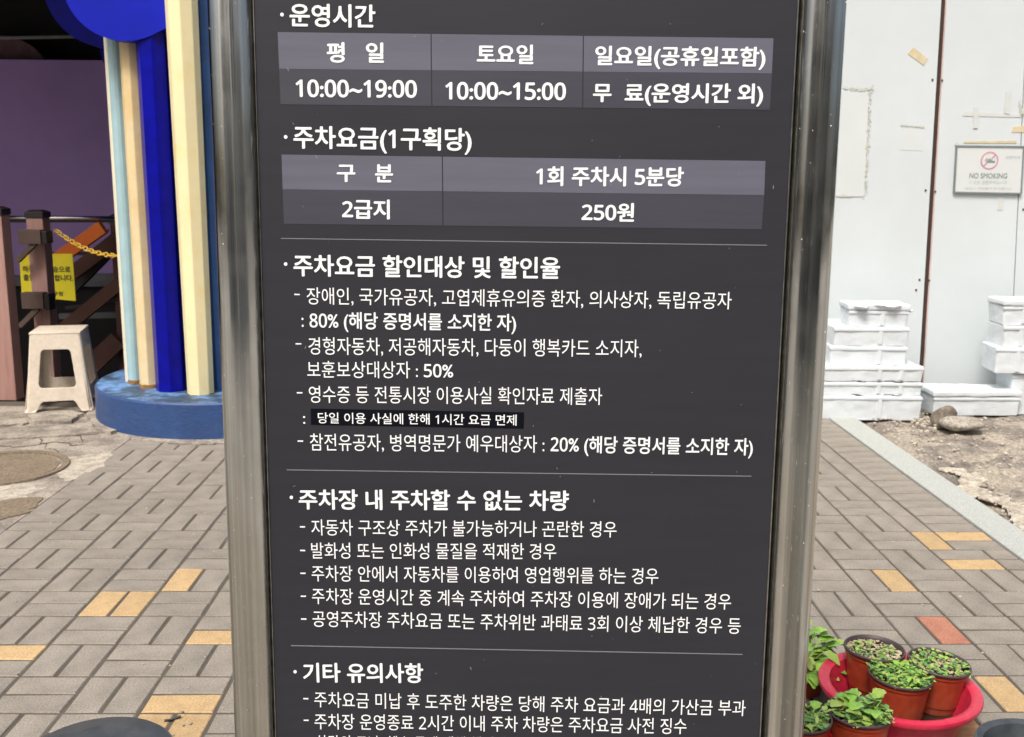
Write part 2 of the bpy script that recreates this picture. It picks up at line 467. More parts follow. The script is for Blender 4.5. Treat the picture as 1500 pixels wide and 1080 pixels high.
YEL = {(-2, 3, 0), (-2, 3, 1), (-1, 4, 0), (0, 2, 0), (0, 0, 0), (0, -1, 0), (0, -1, 1), (-3, 1, 1), (11, 4, 1), (13, 5, 0),
       (11, 0, 1), (10, -1, 0), (10, -1, 1), (-5, -2, 1), (4, -3, 0), (8, -2, 1), (2, 9, 0), (7, 7, 1), (13.5, 6, 0)}
RED = {(11, 2, 1), (6, -2, 0)}
pav = []      # (centre, rotation, colour key, half?)
for iu in range(-14, 15):
    for iv in range(-22, 18):
        if iu < -5 and iv >= 6 : continue
        odd = (iu + iv) % 2 == 1
        if iv >= 6 and iu >= 13:
            continue
        if iu == 14:
            for k in (0, 1):
                pav.append((grid(14.25, iv + .25 + .5 * k), 0, 'g', True))
            continue
        for k in (0, 1):
            key = 'y' if (iu, iv, k) in YEL else 'r' if (iu, iv, k) in RED else 'g'
            if odd: pav.append((grid(iu + .25 + .5 * k, iv + .5), math.pi / 2, key, False))
            else: pav.append((grid(iu + .5, iv + .25 + .5 * k), 0, key, False))
for iv in range(6, 18):
    key = 'y' if iv == 6 else 'g'
    pav.append((grid(13.25, iv + .5), math.pi / 2, key, False))
    for k in (0, 1):
        pav.append((grid(14.0, iv + .25 + .5 * k), 0, 'y' if (iv == 6 and k == 1) else 'g', False))
def vis(p):
    x, y, z = project(p)
    if z < 0.3 or not (-25 < x < 1525 and 600 < y < 1100): return -1
    if 345 < x < 1165: return -1
    if y < 655 and x < 345: return -1
    return 1 / z
pav.sort(key=lambda q: -vis(q[0]))
nvis = sum(vis(q[0]) > 0 for q in pav)
print('pavers', len(pav), 'visible', nvis)
rest = MB()
for n, (c, rz, key, half) in enumerate(pav):
    me = random.choice(PMB if half else PM[key])
    z = random.uniform(-.0007, .0012)
    if n < 298 and vis(c) > 0:
        o = bpy.data.objects.new('paver', me); COL.objects.link(o); o.parent = pv
        o.location = (c.x, c.y, z)
        o.rotation_euler = (random.uniform(-.004, .004), random.uniform(-.004, .004), GYAW + rz + random.uniform(-.008, .008))
    else:
        rm = Matrix.Translation((c.x, c.y, z)) @ Matrix.Rotation(GYAW + rz + random.uniform(-.008, .008), 4, 'Z')
        rest.add([rm @ v.co for v in me.vertices], [tuple(p.vertices) for p in me.polygons])
tag(rest.build('paver_field', M['paver'], pv, recalc=False), kind='stuff')

# kerb stones
for i in range(-12, 9):
    v0, v1 = i * 5 - 2.1, i * 5 + 2.9
    if v0 > 18: break
    if v0 < -22: continue
    v1 = min(v1, 17.8)
    e = 0.012
    lo = [grid(KERB_U0 + .02, v0 + e), grid(KERB_U1, v0 + e), grid(KERB_U1, v1 - e), grid(KERB_U0 + .02, v1 - e)]
    k = MB().hexa([p + Vector((0, 0, -.07)) for p in lo], [p + Vector((0, 0, .006)) for p in lo]).build('kerb_stone', M['kerb'], pv, bevel=.004)

# rough ground right of the kerb
WY = 6.42     # face of the white hoarding
def rough_h(x, y):
    return 0.03 * mnoise.noise((x * 2.2, y * 2.2, 0)) + 0.016 * mnoise.noise((x * 7, y * 7, 3)) + 0.010 * mnoise.noise((x * 19, y * 19, 5)) + random.uniform(-.004, .004)
vs = []; fs = []
nx, ny = 170, 190
for j in range(ny + 1):
    v = -8 + j * (26.5 / ny)
    for i in range(nx + 1):
        u = KERB_U1 - .02 + 14.0 * (i / nx) ** 1.5
        p = grid(u, v)
        fade = min(1, i / 9)
        p.z = -0.012 + (rough_h(p.x, p.y) - 0.004) * fade
        vs.append(p)
for j in range(ny):
    for i in range(nx):
        q = j * (nx + 1) + i
        fs.append((q, q + 1, q + nx + 2, q + nx + 1))
tag(mobj('rough_ground', vs, fs, M['rough'], None, True), kind='structure')

def rock(mb, c, r, seed, flat=0.7, n=2):
    rn = random.Random(seed)
    bm = bmesh.new(); bmesh.ops.create_icosphere(bm, subdivisions=n, radius=1)
    ax = [Vector((rn.uniform(-1, 1), rn.uniform(-1, 1), rn.uniform(-1, 1))).normalized() for _ in range(7)]
    dd = [rn.uniform(.62, .92) for _ in ax]
    sx, sy = rn.uniform(.8, 1.25), rn.uniform(.8, 1.25)
    for v in bm.verts:
        for a_, d_ in zip(ax, dd):
            e = v.co.dot(a_)
            if e > d_: v.co -= a_ * (e - d_)
        v.co = Vector((v.co.x * sx * r, v.co.y * sy * r, v.co.z * flat * r)) + Vector(c)
    mb.add([v.co.copy() for v in bm.verts], [tuple(v.index for v in f.verts) for f in bm.faces])
    bm.free()
peb = MB(); rn = random.Random(3)
for i in range(900):
    u = KERB_U1 + 0.2 + abs(rn.gauss(0, 1)) * 4; v = rn.uniform(2, 19)
    p = grid(u, v); rock(peb, (p.x, p.y, 0.0), rn.choice((.004, .006, .008, .013)), i, .6, 1)
tag(peb.build('gravel', M['cement']), kind='stuff')
cr = MB()
for i in range(1100):
    v = rn.uniform(2.5, 11.5); t = (8.2 - v) / 6.7
    u = KERB_U1 + 0.05 + abs(rn.gauss(0, .2)) + 0.45 * math.sin(v * 1.3) ** 2
    p = grid(u, v); rock(cr, (p.x, p.y, 0.0), rn.choice((.008, .012, .018, .03)), i + 2000, .35, 1)
tag(cr.build('cement_crumbs', M['cement']), kind='stuff')

# left: concrete apron, slabs and the rusty round cover
ap = empty('concrete_apron'); tag(ap, kind='structure')
e0 = grid(-5, 6)
base = [(-9, e0.y), (e0.x, e0.y), (grid(-5, 12.1).x, grid(-5, 12.1).y), (grid(3.2, 12.4).x, grid(3.2, 12.4).y), (grid(6, 19).x, 6.3), (-9, 6.3)]
base2 = [(-9, e0.y), (e0.x + .002, e0.y), (grid(-5, 17.6).x, grid(-5, 17.6).y), (-9, 6.3)]
flat_patch('concrete_bed', base2, -.07, -.001, M['apron'], ap)
def pxpoly(pts, z=0.0):
    return [(on_z(x, y, z).x, on_z(x, y, z).y) for x, y in pts]
for pts, m_ in (([(95, 672), (168, 661), (150, 684), (118, 700), (92, 706), (80, 690)], 'cement'),
                ([(-60, 710), (30, 706), (62, 716), (30, 733), (-60, 748)], 'cement'),
                ([(-60, 752), (20, 731), (60, 729), (55, 742), (25, 756), (-60, 775)], 'rust_lid')):
    flat_patch('cement_patch', pxpoly(pts), -.05, .001 if m_ == 'cement' else .0035, M[m_], ap, .009)
cc = on_z(2, 687)
lid = MB().lathe([(0.0, .002), (.252, .004), (.254, -.012), (.268, -.012), (.270, .010), (.30, .011), (.306, -.03)], 56, (cc.x, cc.y, 0))
tag(autosmooth(lid.build('manhole_cover', M['rust_lid'])), 'round rusty brown cover set in the broken concrete at left', 'manhole cover')
# rough slabs along the building foot
for pts, zz in (([(-60, 618), (38, 616), (40, 622), (10, 626), (-60, 630)], .012), ([(40, 606), (100, 604), (122, 611), (100, 622), (44, 622)], .02),
                ([(-60, 632), (60, 625), (120, 622), (150, 634), (90, 640), (-60, 648)], .008), ([(126, 610), (140, 604), (175, 632), (165, 637), (140, 632)], .018)):
    flat_patch('concrete_slab', pxpoly(pts), -.06, zz, M['apron'], ap, .007)
flat_patch('concrete_strip', pxpoly([(155, 630), (200, 645), (260, 651), (420, 655), (420, 640), (150, 620)]), -.05, .006, M['apron'], ap, .012)

lt_ = MB(); rn = random.Random(14)
for i in range(420):
    u_, v_ = rn.uniform(-8, 14), rn.uniform(-2, 15); p = grid(u_, v_)
    r_ = rn.choice((.0015, .002, .003, .003, .005))
    k = rn.randint(4, 6); a0 = rn.random() * 6
    q = [Vector((p.x + r_ * math.cos(a0 + 6.28 * j / k) * rn.uniform(.5, 1.6), p.y + r_ * math.sin(a0 + 6.28 * j / k) * rn.uniform(.5, 1.6), .0018)) for j in range(k)]
    lt_.hexa(q, [a_ + Vector((0, 0, rn.uniform(.0006, .003))) for a_ in q])
tag(lt_.build('litter_flecks', M['cement']), kind='stuff')
wisp = MB(); c_ = on_z(252, 1054, .003)
wisp.tube([c_ + Vector((-.018, -.006, 0)), c_, c_ + Vector((.02, .010, .004))], .0035, 5)
tag(wisp.build('dry_leaf', M['gap']), 'small dark dry leaf lying on a yellow paver at lower left', 'leaf')

for pts in ([(-20, 634), (22, 640), (60, 633), (96, 638), (150, 636)], [(-20, 652), (30, 655), (80, 648), (128, 655)], [(52, 622), (58, 636), (66, 655), (96, 672)], [(104, 606), (98, 618), (112, 634), (122, 652)]):
    ck = MB(); P_ = [on_z(x, y, .0) for x, y in pts]; rj = random.Random(int(pts[0][1])); Q_ = []
    for a_, b_ in zip(P_, P_[1:]):
        for k in range(6):
            q = a_.lerp(b_, k / 6); Q_.append(Vector((q.x + rj.gauss(0, .008), q.y + rj.gauss(0, .012), 0)))
    ws = [rj.uniform(.003, .010) for _ in Q_]
    ck.add([q + Vector((0, -w_, .0008)) for q, w_ in zip(Q_, ws)] + [q + Vector((0, w_, .0008)) for q, w_ in zip(Q_, ws)], [(i, i + 1, len(Q_) + i + 1, len(Q_) + i) for i in range(len(Q_) - 1)])
    ck.build('crack', M['bed'], ap)
# ------------------------------------------------------------------ market building (left)
bd = empty('market_building', (-4, 7, 0)); tag(bd, 'market building with blue roof scallops over a dark purple walled stairwell', 'building')
def inb(o):      # keep world coordinates under an offset parent
    o.matrix_parent_inverse = Matrix.Translation((-bd.location[0], -bd.location[1], -bd.location[2])); return o
BY = 8.7
zt = on_y(80, 88, BY).z
zl = on_y(80, 404, BY).z
inb(MB().box((-8, BY, zl), (-1.35, BY + .12, zt)).build('purple_wall', M['purple'], bd))
inb(MB().box((-8, BY - .09, zl - .08), (-1.35, BY + .06, zl - .002)).build('ledge', M['grey_ledge'], bd))
inb(MB().box((-8, BY - .02, -1.2), (-1.35, BY + .1, zl - .083)).build('lower_void_panel', M['black_wall'], bd))  # black panel standing in for the dark void below the ledge
inb(MB().box((-8, BY + .5, -1.2), (-1.35, BY + .62, 3.24)).build('back_wall', M['black_wall'], bd))  # black backdrop for the dark void above the purple wall
inb(MB().box((-8, 5.6, 3.25), (-1.2, BY + .6, 3.45)).build('roof', M['black_wall'], bd))  # roof height set to shade the purple wall towards its top
inb(MB().box((-8.12, 5.9, -.07), (-8, BY + .6, 3.24)).build('shade_side_wall', M['black_wall'], bd))  # unseen wall added so the interior darkens
inb(MB().box((-1.35, 6.35, -1.2), (-1.1, BY + .62, 3.24)).build('partition_wall', M['mid_blue'], bd))
inb(MB().box((-8, 5.40, 3.0), (-1.0, 5.495, 4.2)).build('fascia', M['royal'], bd))
c = on_y(8, 128, BY + .2); r_ = 70 / F_PX * (BY + .2)
vs, fs = poly_plate([[(c.x + r_ * math.cos(t * math.pi / 30), c.z + r_ * math.sin(t * math.pi / 30)) for t in range(31)]], lambda x, z: Vector((x, BY + .2, z)), lambda x, z: Vector((x, BY + .26, z)))
inb(MB().add(vs, fs).build('arch_panel', M['mauve'], bd))
inb(MB().tube([(on_y(-60, 57, 7.5)), (on_y(200, 52, 7.5))], .012).build('ceiling_pipe', M['grey_ledge'], bd))
# stairwell floor and steps
for i in range(5):
    inb(MB().box((-8, 6.36 + i * .3, -1.2), (-1.36, 6.36 + (i + 1) * .3 - .002, -.12 - i * .17)).build('step', M['dark_floor'], bd))

# round plinth with its posts
PC = Vector((-1.70, 5.97, 0)); PR = 0.73
pl = MB().lathe([(PR + .004, -.06), (PR, .0), (PR - .004, .19), (PR - .014, .2)], 96, PC)
inb(autosmooth(pl.build('plinth', M['blue_plinth'], bd)))
inb(MB().lathe([(PR - .014, .2), (0.001, .204)], 96, PC).build('plinth_top', M['blue_top'], bd))
def post(px_bot, py_bot, wpx, m, n=8, rot=0.0, name='column', zt_=3.2, foot=None, taper=1.0):
    p = on_z(px_bot, py_bot, .2); dz = project(p)[2]
    r = wpx / F_PX * dz / 2 / math.cos(math.pi / n) * 1.02
    p = p + Vector((0, r * .9, 0))
    ring = [Vector((p.x + r * math.cos(rot + 2 * math.pi * i / n), p.y + r * math.sin(rot + 2 * math.pi * i / n), 0)) for i in range(n)]
    o = MB().hexa([q + Vector((0, 0, .2)) for q in ring], [Vector((p.x + (q.x - p.x) * taper, p.y + (q.y - p.y) * taper, zt_)) for q in ring]).build(name, m, bd, bevel=.004)
    inb(o)
    if foot:
        inb(MB().lathe([(r * 1.04, .2), (r * 1.03, .222), (r * .9, .226)], 24, (p.x, p.y, 0)).build('rust_ring', foot, bd))
    return p, r
post(189, 560, 14, M['cream_w'], 12)
post(196, 563, 21, M['lightblue'], 16, foot=M['rust'])
post(215, 570, 25, M['cream_b'], 8, .25, foot=M['rust'])
post(246, 575, 43, M['deep_blue'], 8, .2)
post(289, 580, 35, M['cream'], 8, .18, taper=1.22)
post(264, 569, 20, M['mid_blue'], 10)
post(322, 572, 44, M['mid_blue'], 10, .2)
post(345, 560, 40, M['navy'], 8, .3)
inb(MB().tube([on_y(311, 120, 6.0), on_y(314, 300, 6.0)], .009).build('copper_pipe', M['orange'], bd))
core = MB().lathe([(.42, .2), (.42, 3.2)], 24, PC + Vector((.12, .22, 0)))
inb(core.build('pillar_core', M['navy'], bd))
def scallop(cx, cy, rpx, y, th, m):
    c = on_y(cx, cy, y); r = rpx / F_PX * project(c)[2]
    loop = [(c.x + r * math.cos(math.pi + t * math.pi / 40), c.z + r * math.sin(math.pi + t * math.pi / 40)) for t in range(41)]
    loop = [(c.x - r, 3.2)] + loop + [(c.x + r, 3.2)]
    vs, fs = poly_plate([loop], lambda x, z: Vector((x, y, z)), lambda x, z: Vector((x, y + th, z)))
    return inb(MB().add(vs, fs).build('scallop', m, bd))
FY = 5.5
loop = []
for t in range(33):
    a = math.pi + t * (math.pi * .63) / 32
    p = on_y(184 + 94 * math.cos(a), -34 - 94 * math.sin(a), FY); loop.append((p.x, p.z))
for x, y in ((246, 40), (246, 0)):
    p = on_y(x, y, FY); loop.append((p.x, p.z))
loop = [(loop[0][0], 3.2)] + loop + [(loop[-1][0], 3.2)]
vs, fs = poly_plate([loop], lambda x, z: Vector((x, FY, z)), lambda x, z: Vector((x, FY + .12, z)))
inb(MB().add(vs, fs).build('scallop', M['royal'], bd))
scallop(150, -22, 88, 6.45, .08, M['deep_blue'])
scallop(236, 60, 92, 6.62, .08, M['deep_blue'])

# ------------------------------------------------------------------ fence, chain, notice
fn = empty('wooden_fence', on_z(20, 603)); tag(fn, 'brown composite wood fence with black capped posts behind the stool', 'fence')
def inp(o, par):
    o.matrix_parent_inverse = Matrix.Translation(-par.location); return o
def fpost(xl, xr, ybase, ytop, Y, hid=False):
    a = on_y(xl, 500, Y); b = on_y(xr, 500, Y); w_ = b.x - a.x
    zt2 = on_y((xl + xr) / 2, ytop, Y).z
    zb = -.6 if hid else 0
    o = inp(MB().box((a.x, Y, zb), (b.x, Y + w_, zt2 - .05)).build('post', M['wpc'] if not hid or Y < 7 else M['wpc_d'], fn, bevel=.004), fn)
    k = MB().box((a.x - .006, Y - .006, zt2 - .05), (b.x + .006, Y + w_ + .006, zt2 - .012), bev=.003)
    k.hexa([(a.x, Y, zt2 - .012), (b.x, Y, zt2 - .012), (b.x, Y + w_, zt2 - .012), (a.x, Y + w_, zt2 - .012)],
           [(a.x + .02, Y + .02, zt2), (b.x - .02, Y + .02, zt2), (b.x - .02, Y + w_ - .02, zt2), (a.x + .02, Y + w_ - .02, zt2)])
    c_ = k.build('cap', M['cap'], o)
    c_.matrix_parent_inverse = Matrix.Identity(4)
fpost(-9, 17, 601, 303, 6.16)
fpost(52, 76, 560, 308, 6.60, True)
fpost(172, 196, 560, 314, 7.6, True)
def frail(x0, y0, x1, y1, Y, m, name='rail', dep=.07):
    a = on_y(x0, y0, Y); b = on_y(x1, y1, Y)
    return inp(MB().box((a.x, Y, b.z), (b.x, Y + dep, a.z)).build(name, m, fn, bevel=.003), fn)
frail(25, 337, 60, 358, 6.50, M['wpc_r']); frail(60, 339, 69, 357, 6.49, M['cap'], 'rail_end', .09)
frail(30, 429, 64, 453, 6.50, M['wpc_r']); frail(64, 431, 73, 455, 6.49, M['cap'], 'rail_end', .09)
for (x0, y0, x1, y1) in ((26, 382, 52, 356), (30, 478, 56, 452)):
    inp(MB().bar(on_y(x0, y0, 6.53), on_y(x1, y1, 6.53), .04, .03).build('brace', M['wpc_r'], fn), fn)
inp(MB().tube([on_y(-30, 319, 7.4), on_y(176, 320, 7.4)], .016, 10).build('handrail', M['steel_rail'], fn, True), fn)
inp(MB().bar(on_y(-30, 324, 7.42), on_y(176, 324, 7.42), .03, .02).build('handrail_support', M['cap'], fn), fn)

sr = empty('stair_railing', (-3.2, 7.4, -.2)); tag(sr, 'sloping brown boards and one orange board of the stair railing behind the yellow notice', 'stair railing')
def sboard(p0, p1, th, Y, m, name='board'):
    q0, q1 = on_y(*p0, Y), on_y(*p1, Y)
    inp(MB().bar(q0, q1, .05, th / F_PX * Y, up=(0, -1, 0.001)).build(name, m, sr), sr) if False else None
    d = (q1 - q0).normalized(); n = Vector((-d.z, 0, d.x)) * (th / F_PX * Y / 2)
    pts = [q0 - n, q1 - n, q1 + n, q0 + n]
    inp(MB().hexa(pts, [p + Vector((0, .06, 0)) for p in pts]).build(name, m, sr, bevel=.003), sr)
sboard((70, 389), (149, 333), 19, 7.35, M['orange'])
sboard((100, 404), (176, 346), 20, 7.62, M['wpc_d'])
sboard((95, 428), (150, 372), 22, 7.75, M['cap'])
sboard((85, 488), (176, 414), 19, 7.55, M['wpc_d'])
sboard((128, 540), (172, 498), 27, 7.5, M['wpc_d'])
sboard((95, 452), (180, 444), 5, 7.7, M['cap'], 'crossbar')
sboard((70, 372), (180, 372), 4, 7.9, M['cap'], 'crossbar')
for x, y in ((160, 328), (158, 338), (166, 345)):
    q = on_y(x, y, 7.52); inp(MB().lathe([(.001, .012), (.01, .012), (.012, .0)], 10).build('bolt', M['steel_rail'], sr), sr).location = q + sr.location * 0
sboard((110, 407), (176, 407), 11, 8.1, M['grey_ledge'], 'ledge_board')
sboard((86, 464), (176, 462), 8, 8.2, M['grey_ledge'], 'ledge_board')

def text_mesh(name, s, m, parent, weight=0.0, smallfont=False):
    """flat lettering: local x along the line, y up, scaled later; returns object, hangul em = 1"""
    cu = bpy.data.curves.new(name, 'FONT')
    base = 0x1D7E2
    s = ''.join(chr(base + ord(c) - 48) if c.isdigit() else c for c in s)
    cu.body = s; cu.size = 1.0; cu.offset = 0.0 if weight >= 0 else weight; cu.resolution_u = 3; cu.fill_mode = 'FRONT'
    to = bpy.data.objects.new(name, cu); COL.objects.link(to)
    dg = bpy.context.evaluated_depsgraph_get(); dg.update()
    me = bpy.data.meshes.new_from_object(to.evaluated_get(dg))
    bpy.data.objects.remove(to); bpy.data.curves.remove(cu)
    if weight > 0:      # heavier strokes: the same outlines shifted a little, each a hair above the last
        k = weight * .72
        base_v = [v.co.copy() for v in me.vertices]; base_f = [tuple(p.vertices) for p in me.polygons]
        vs, fs = [], []
        for j, (ax, ay) in enumerate(((-k, 0), (k, 0), (0, k * .8), (0, -k * .8), (k * .7, k * .6), (-k * .7, -k * .6))):
            fs += [tuple(i + len(vs) for i in f) for f in base_f]
            vs += [(v.x + ax, v.y + ay, j) for v in base_v]
        me.clear_geometry(); me.from_pydata(vs, [], fs); me.update()
    me.name = name
    me.materials.clear(); me.materials.append(m)
    o = bpy.data.objects.new(name, me); COL.objects.link(o); o.parent = parent
    return o

def fit_text(o, P0, P1, hh, nrm, ycen=0.38, glyph=0.88):
    """lay the lettering from P0 (left, mid height) to P1 (right, mid height); hh = glyph height"""
    P0 = Vector(P0); P1 = Vector(P1); ex = (P1 - P0); L = ex.length; ex.normalize()
    ez = Vector(nrm).normalized(); ey = ez.cross(ex).normalized()
    xs = [v.co.x for v in o.data.vertices]; x0, x1 = min(xs), max(xs)
    sx = L / (x1 - x0); sy = hh / glyph
    for v in o.data.vertices:
        q = P0 + ex * ((v.co.x - x0) * sx) + ey * ((v.co.y - ycen) * sy) + ez * (v.co.z * 2.5e-5)
        v.co = q

# yellow notice
yn = empty('yellow_notice', on_y(70, 441, 7.05)); tag(yn, 'yellow notice with black Korean writing hanging behind the second fence post', 'notice')
q = [on_y(28, 372, 7.05), on_y(106, 372, 7.05), on_y(111, 441, 7.05), on_y(32, 434, 7.05)]
inp(MB().hexa(q, [p + Vector((0, .006, 0)) for p in q]).build('notice_panel', M['yellow'], yn), yn)
for s, x0, x1, y, h in (('하천수위상승으로', 33, 103, 394, 8.5), ('출입을 금지합니다.', 34, 107, 406.5, 8.5), ('관할구청', 62, 92, 430, 6)):
    t = text_mesh('lettering', s, M['ink'], yn, .02); k = 7.2 / F_PX
    fit_text(t, on_y(x0, y, 7.046), on_y(x1, y + (x1 - x0) * .012, 7.046), h * k, (0, -1, 0)); inp(t, yn)

# chain
ch = empty('plastic_chain', on_y(80, 340, 6.7)); tag(ch, 'yellow plastic chain sagging from the second fence post to the light blue column', 'chain')
A, B = on_y(80, 336, 6.68), on_y(186, 374, 6.35)
cp = []
for i in range(61):
    t = i / 60; p = A.lerp(B, t); p.z -= .055 * 4 * t * (1 - t); cp.append(p)
lk = MB(); ring = [Vector((.021 * math.copysign(abs(math.cos(a)) ** .8, math.cos(a)), .012 * math.sin(a), 0)) for a in [2 * math.pi * i / 16 for i in range(16)]]
lme = None
d_acc = 0; nlink = 0; last = cp[0]; step = .032
for i in range(1, 61):
    seg = (cp[i] - cp[i - 1]).length; d_acc += seg
    if d_acc >= step * nlink + step * .5:
        d = (cp[i] - cp[i - 1]).normalized(); up = Vector((0, -1, 0)) if nlink % 2 else Vector((0, -.3, 1)); s_ = d.cross(up).normalized(); n_ = s_.cross(d)
        if lme is None:
            o = MB().tube(ring, .0042, 6, closed=True).build('chain_link', M['chain'], ch, True); lme = o.data
        else:
            o = bpy.data.objects.new('chain_link', lme); COL.objects.link(o); o.parent = ch
        mm = Matrix((d, s_, n_)).transposed().to_4x4(); mm.translation = cp[i]
        o.matrix_parent_inverse = Matrix.Translation(-ch.location); o.matrix_basis = mm
        nlink += 1

# ------------------------------------------------------------------ stool
sp = on_z(75, 609)
stl = empty('plastic_stool', (sp.x, sp.y + .19, .02), R(13)); tag(stl, 'beige plastic stool with an arched opening standing before the brown fence', 'stool')
wt, wb, H = .138, .180, .45
def rr(x0, x1, x2, x3, z0, z1, r=.08):
    """rounded trapezoid loop: bottom x0..x1 at z0, top x2..x3 at z1 (s units)"""
    out = []
    cs = [((x1, z0), (-1, 1)), ((x3, z1), (-1, -1)), ((x2, z1), (1, -1)), ((x0, z0), (1, 1))]
    ang = [(-90, 0), (0, 90), (90, 180), (180, 270)]
    rz = r * .45
    for (c_, sgn), (a0, a1) in zip(cs, ang):
        cx, cz = c_[0] + sgn[0] * r, c_[1] + sgn[1] * rz
        for k in range(5):
            a = R(a0 + (a1 - a0) * k / 4); out.append((cx + r * math.cos(a), cz + rz * math.sin(a)))
    return out
CH = .90
outer = [(-CH, 0), (-.68, 0), (-.62, .045), (-.54, .115), (-.47, .14), (.47, .14), (.54, .115), (.62, .045), (.68, 0), (CH, 0), (CH, .5), (CH, 1), (-CH, 1), (-CH, .5)]
hole = rr(-.62, .62, -.56, .56, .31, .80, .13)
body = MB()
for k in range(4):
    rot = Matrix.Rotation(k * math.pi / 2, 3, 'Z')
    def hw(t): return wb + (wt - wb) * t + (.008 * max(0, 1 - t / .05) if t < .05 else 0)
    fa = lambda s, t: rot @ Vector((s * hw(t), -hw(t), t * H))
    fb = lambda s, t: rot @ Vector((s * (hw(t) - .006), -(hw(t) - .006), t * H))
    vs, fs = poly_plate([outer, hole], fa, fb); body.add(vs, fs)
    rot2 = Matrix.Rotation((k + 1) * math.pi / 2, 3, 'Z')
    for t0, t1 in ((0, .05), (.05, .5), (.5, 1)):       # chamfered corner between two sides
        q = []
        for t in (t0, t1):
            h_ = hw(t); a_, b_ = rot @ Vector((CH * h_, -h_, t * H)), rot2 @ Vector((-CH * h_, -h_, t * H))
            ai, bi = rot @ Vector((CH * (h_ - .006), -(h_ - .006), t * H)), rot2 @ Vector((-CH * (h_ - .006), -(h_ - .006), t * H))
            q.append([a_, (a_ + b_) / 2 * 1.0 + ((a_ + b_) / 2 - Vector((0, 0, t * H))) * .02, b_, bi, ai])
        body.hexa(q[0], q[1])
o = body.build('stool_legs', M['stool'], stl, bevel=.003)
top = MB().box((-wt - .002, -wt - .002, H - .004), (wt + .002, wt + .002, H + .012), bev=.008)
o = top.build('seat', M['stool'], stl); autosmooth(o, 50)
for i in range(3):
    MB().box((-.03 + i * .03 - .004, -.05, H + .012), (-.03 + i * .03 + .004, .05, H + .0135)).build('seat_groove', M['stool'], o).location = (0, 0, 0)

# ------------------------------------------------------------------ white hoarding (right)
hw_ = empty('steel_hoarding', (2.0, WY, 0)); tag(hw_, 'tall white steel sheet hoarding with brown rusty seam and tape marks', 'hoarding')
def hp(px, py, off=0.0): return on_y(px, py, WY - off)
def hpoly(name, pts, off, th, m):
    q = [hp(x, y, off) for x, y in pts]
    return inp(MB().hexa(q, [p + Vector((0, th, 0)) for p in q]).build(name, m, hw_), hw_)
def seamx(y): return 1383 + (1347 - 1383) * y / 600
def seam2(y): return 1505 + (1476 - 1505) * y / 600
YT, YB = -160, 596
hpoly('panel', [(560, YT - 40), (seamx(YT) - 4, YT), (seamx(YB) - 4, YB), (640, YB)], 0, .04, M['wall'])
hpoly('panel', [(seamx(YT) + 4, YT), (seam2(YT), YT), (seam2(YB), YB), (seamx(YB) + 4, YB)], 0, .04, M['wall'])
hpoly('panel', [(seam2(YT) + 1.5, YT), (1990, YT), (1900, YB), (seam2(YB) + 1.5, YB)], 0, .04, M['wall'])
hpoly('seam_post', [(seamx(YT) - 3.5, YT), (seamx(YT) + 2, YT), (seamx(YB + 4) + 2, YB + 4), (seamx(YB + 4) - 3.5, YB + 4)], -.012, .05, M['seam'])
hpoly('seam_edge', [(seamx(YT) + 2.2, YT), (seamx(YT) + 4, YT), (seamx(YB) + 4, YB), (seamx(YB) + 2.2, YB)], -.006, .04, M['seam_e'])
hpoly('backing_sheet', [(560, YT), (1990, YT), (1900, YB), (640, YB)], -.07, .02, M['gap'])
hpoly('dark_gap_sheet', [(560, YB + 1), (1900, YB + 1), (1900, 640), (560, 640)], -.05, .05, M['gap'])  # black sheet put in for the dark gap under the panels
for x, y in ((1366, 117), (1380, 118), (1356, 279), (1370, 281), (1347, 410), (1361, 411), (1342, 425), (1499, 307)):
    c = hp(x, y, .003)
    inp(MB().lathe([(.0005, .004), (.005, .003), (.007, 0)], 8).build('screw', M['seam'], hw_), hw_)
    o = COL.objects[-1]; o.matrix_basis = Matrix.Translation(c) @ Matrix.Rotation(R(90), 4, 'X')
# tape scraps and residue
hpoly('tape_scrap', [(1338, 69), (1359, 86), (1353, 96), (1330, 79)], .003, .003, M['tape'])
hpoly('patch', [(1234, 134), (1273, 136), (1266, 288), (1224, 288)], .004, .004, M['wall2'])
hpoly('patch', [(1319, 184), (1353, 186), (1351, 221), (1318, 220)], .0015, .0015, M['wall2'])
hpoly('tape_scrap', [(1412, 163), (1496, 168), (1496, 172), (1410, 170)], .003, .003, M['tape_f'])
hpoly('tape_scrap', [(1427, 157), (1434, 158), (1432, 188), (1426, 188)], .006, .003, M['tape_f'])
hpoly('tape_scrap', [(1474, 134), (1482, 134), (1479, 168), (1471, 166)], .006, .003, M['tape_f'])
hpoly('tape_scrap', [(1412, 207), (1489, 206), (1489, 210), (1412, 210)], .003, .003, M['tape'])
hpoly('tape_scrap', [(1484, 186), (1502, 184), (1502, 194), (1482, 194)], .003, .003, M['tape'])
hpoly('tape_scrap', [(1463, 289), (1471, 289), (1469, 308), (1461, 308)], .003, .003, M['tape_f'])
res = MB(); rn = random.Random(11)
def smear(p0, p1, wd, n):
    for i in range(n):
        t = rn.random(); x = p0[0] + (p1[0] - p0[0]) * t + rn.gauss(0, wd); y = p0[1] + (p1[1] - p0[1]) * t + rn.gauss(0, wd)
        c_ = hp(x, y, .0052 + rn.random() * .0004); r = rn.uniform(.002, .007)
        k = rn.randint(4, 6); a0 = rn.random() * 6
        q = [c_ + Vector((r * math.cos(a0 + 6.28 * j / k) * rn.uniform(.5, 1.3), 0, r * math.sin(a0 + 6.28 * j / k) * rn.uniform(.5, 1.3))) for j in range(k)]
        res.hexa(q, [p + Vector((0, .0008, 0)) for p in q])
smear((1236, 128), (1262, 132), 1.2, 60); smear((1262, 132), (1280, 128), 1.5, 60); smear((1275, 134), (1267, 288), 1.3, 170)
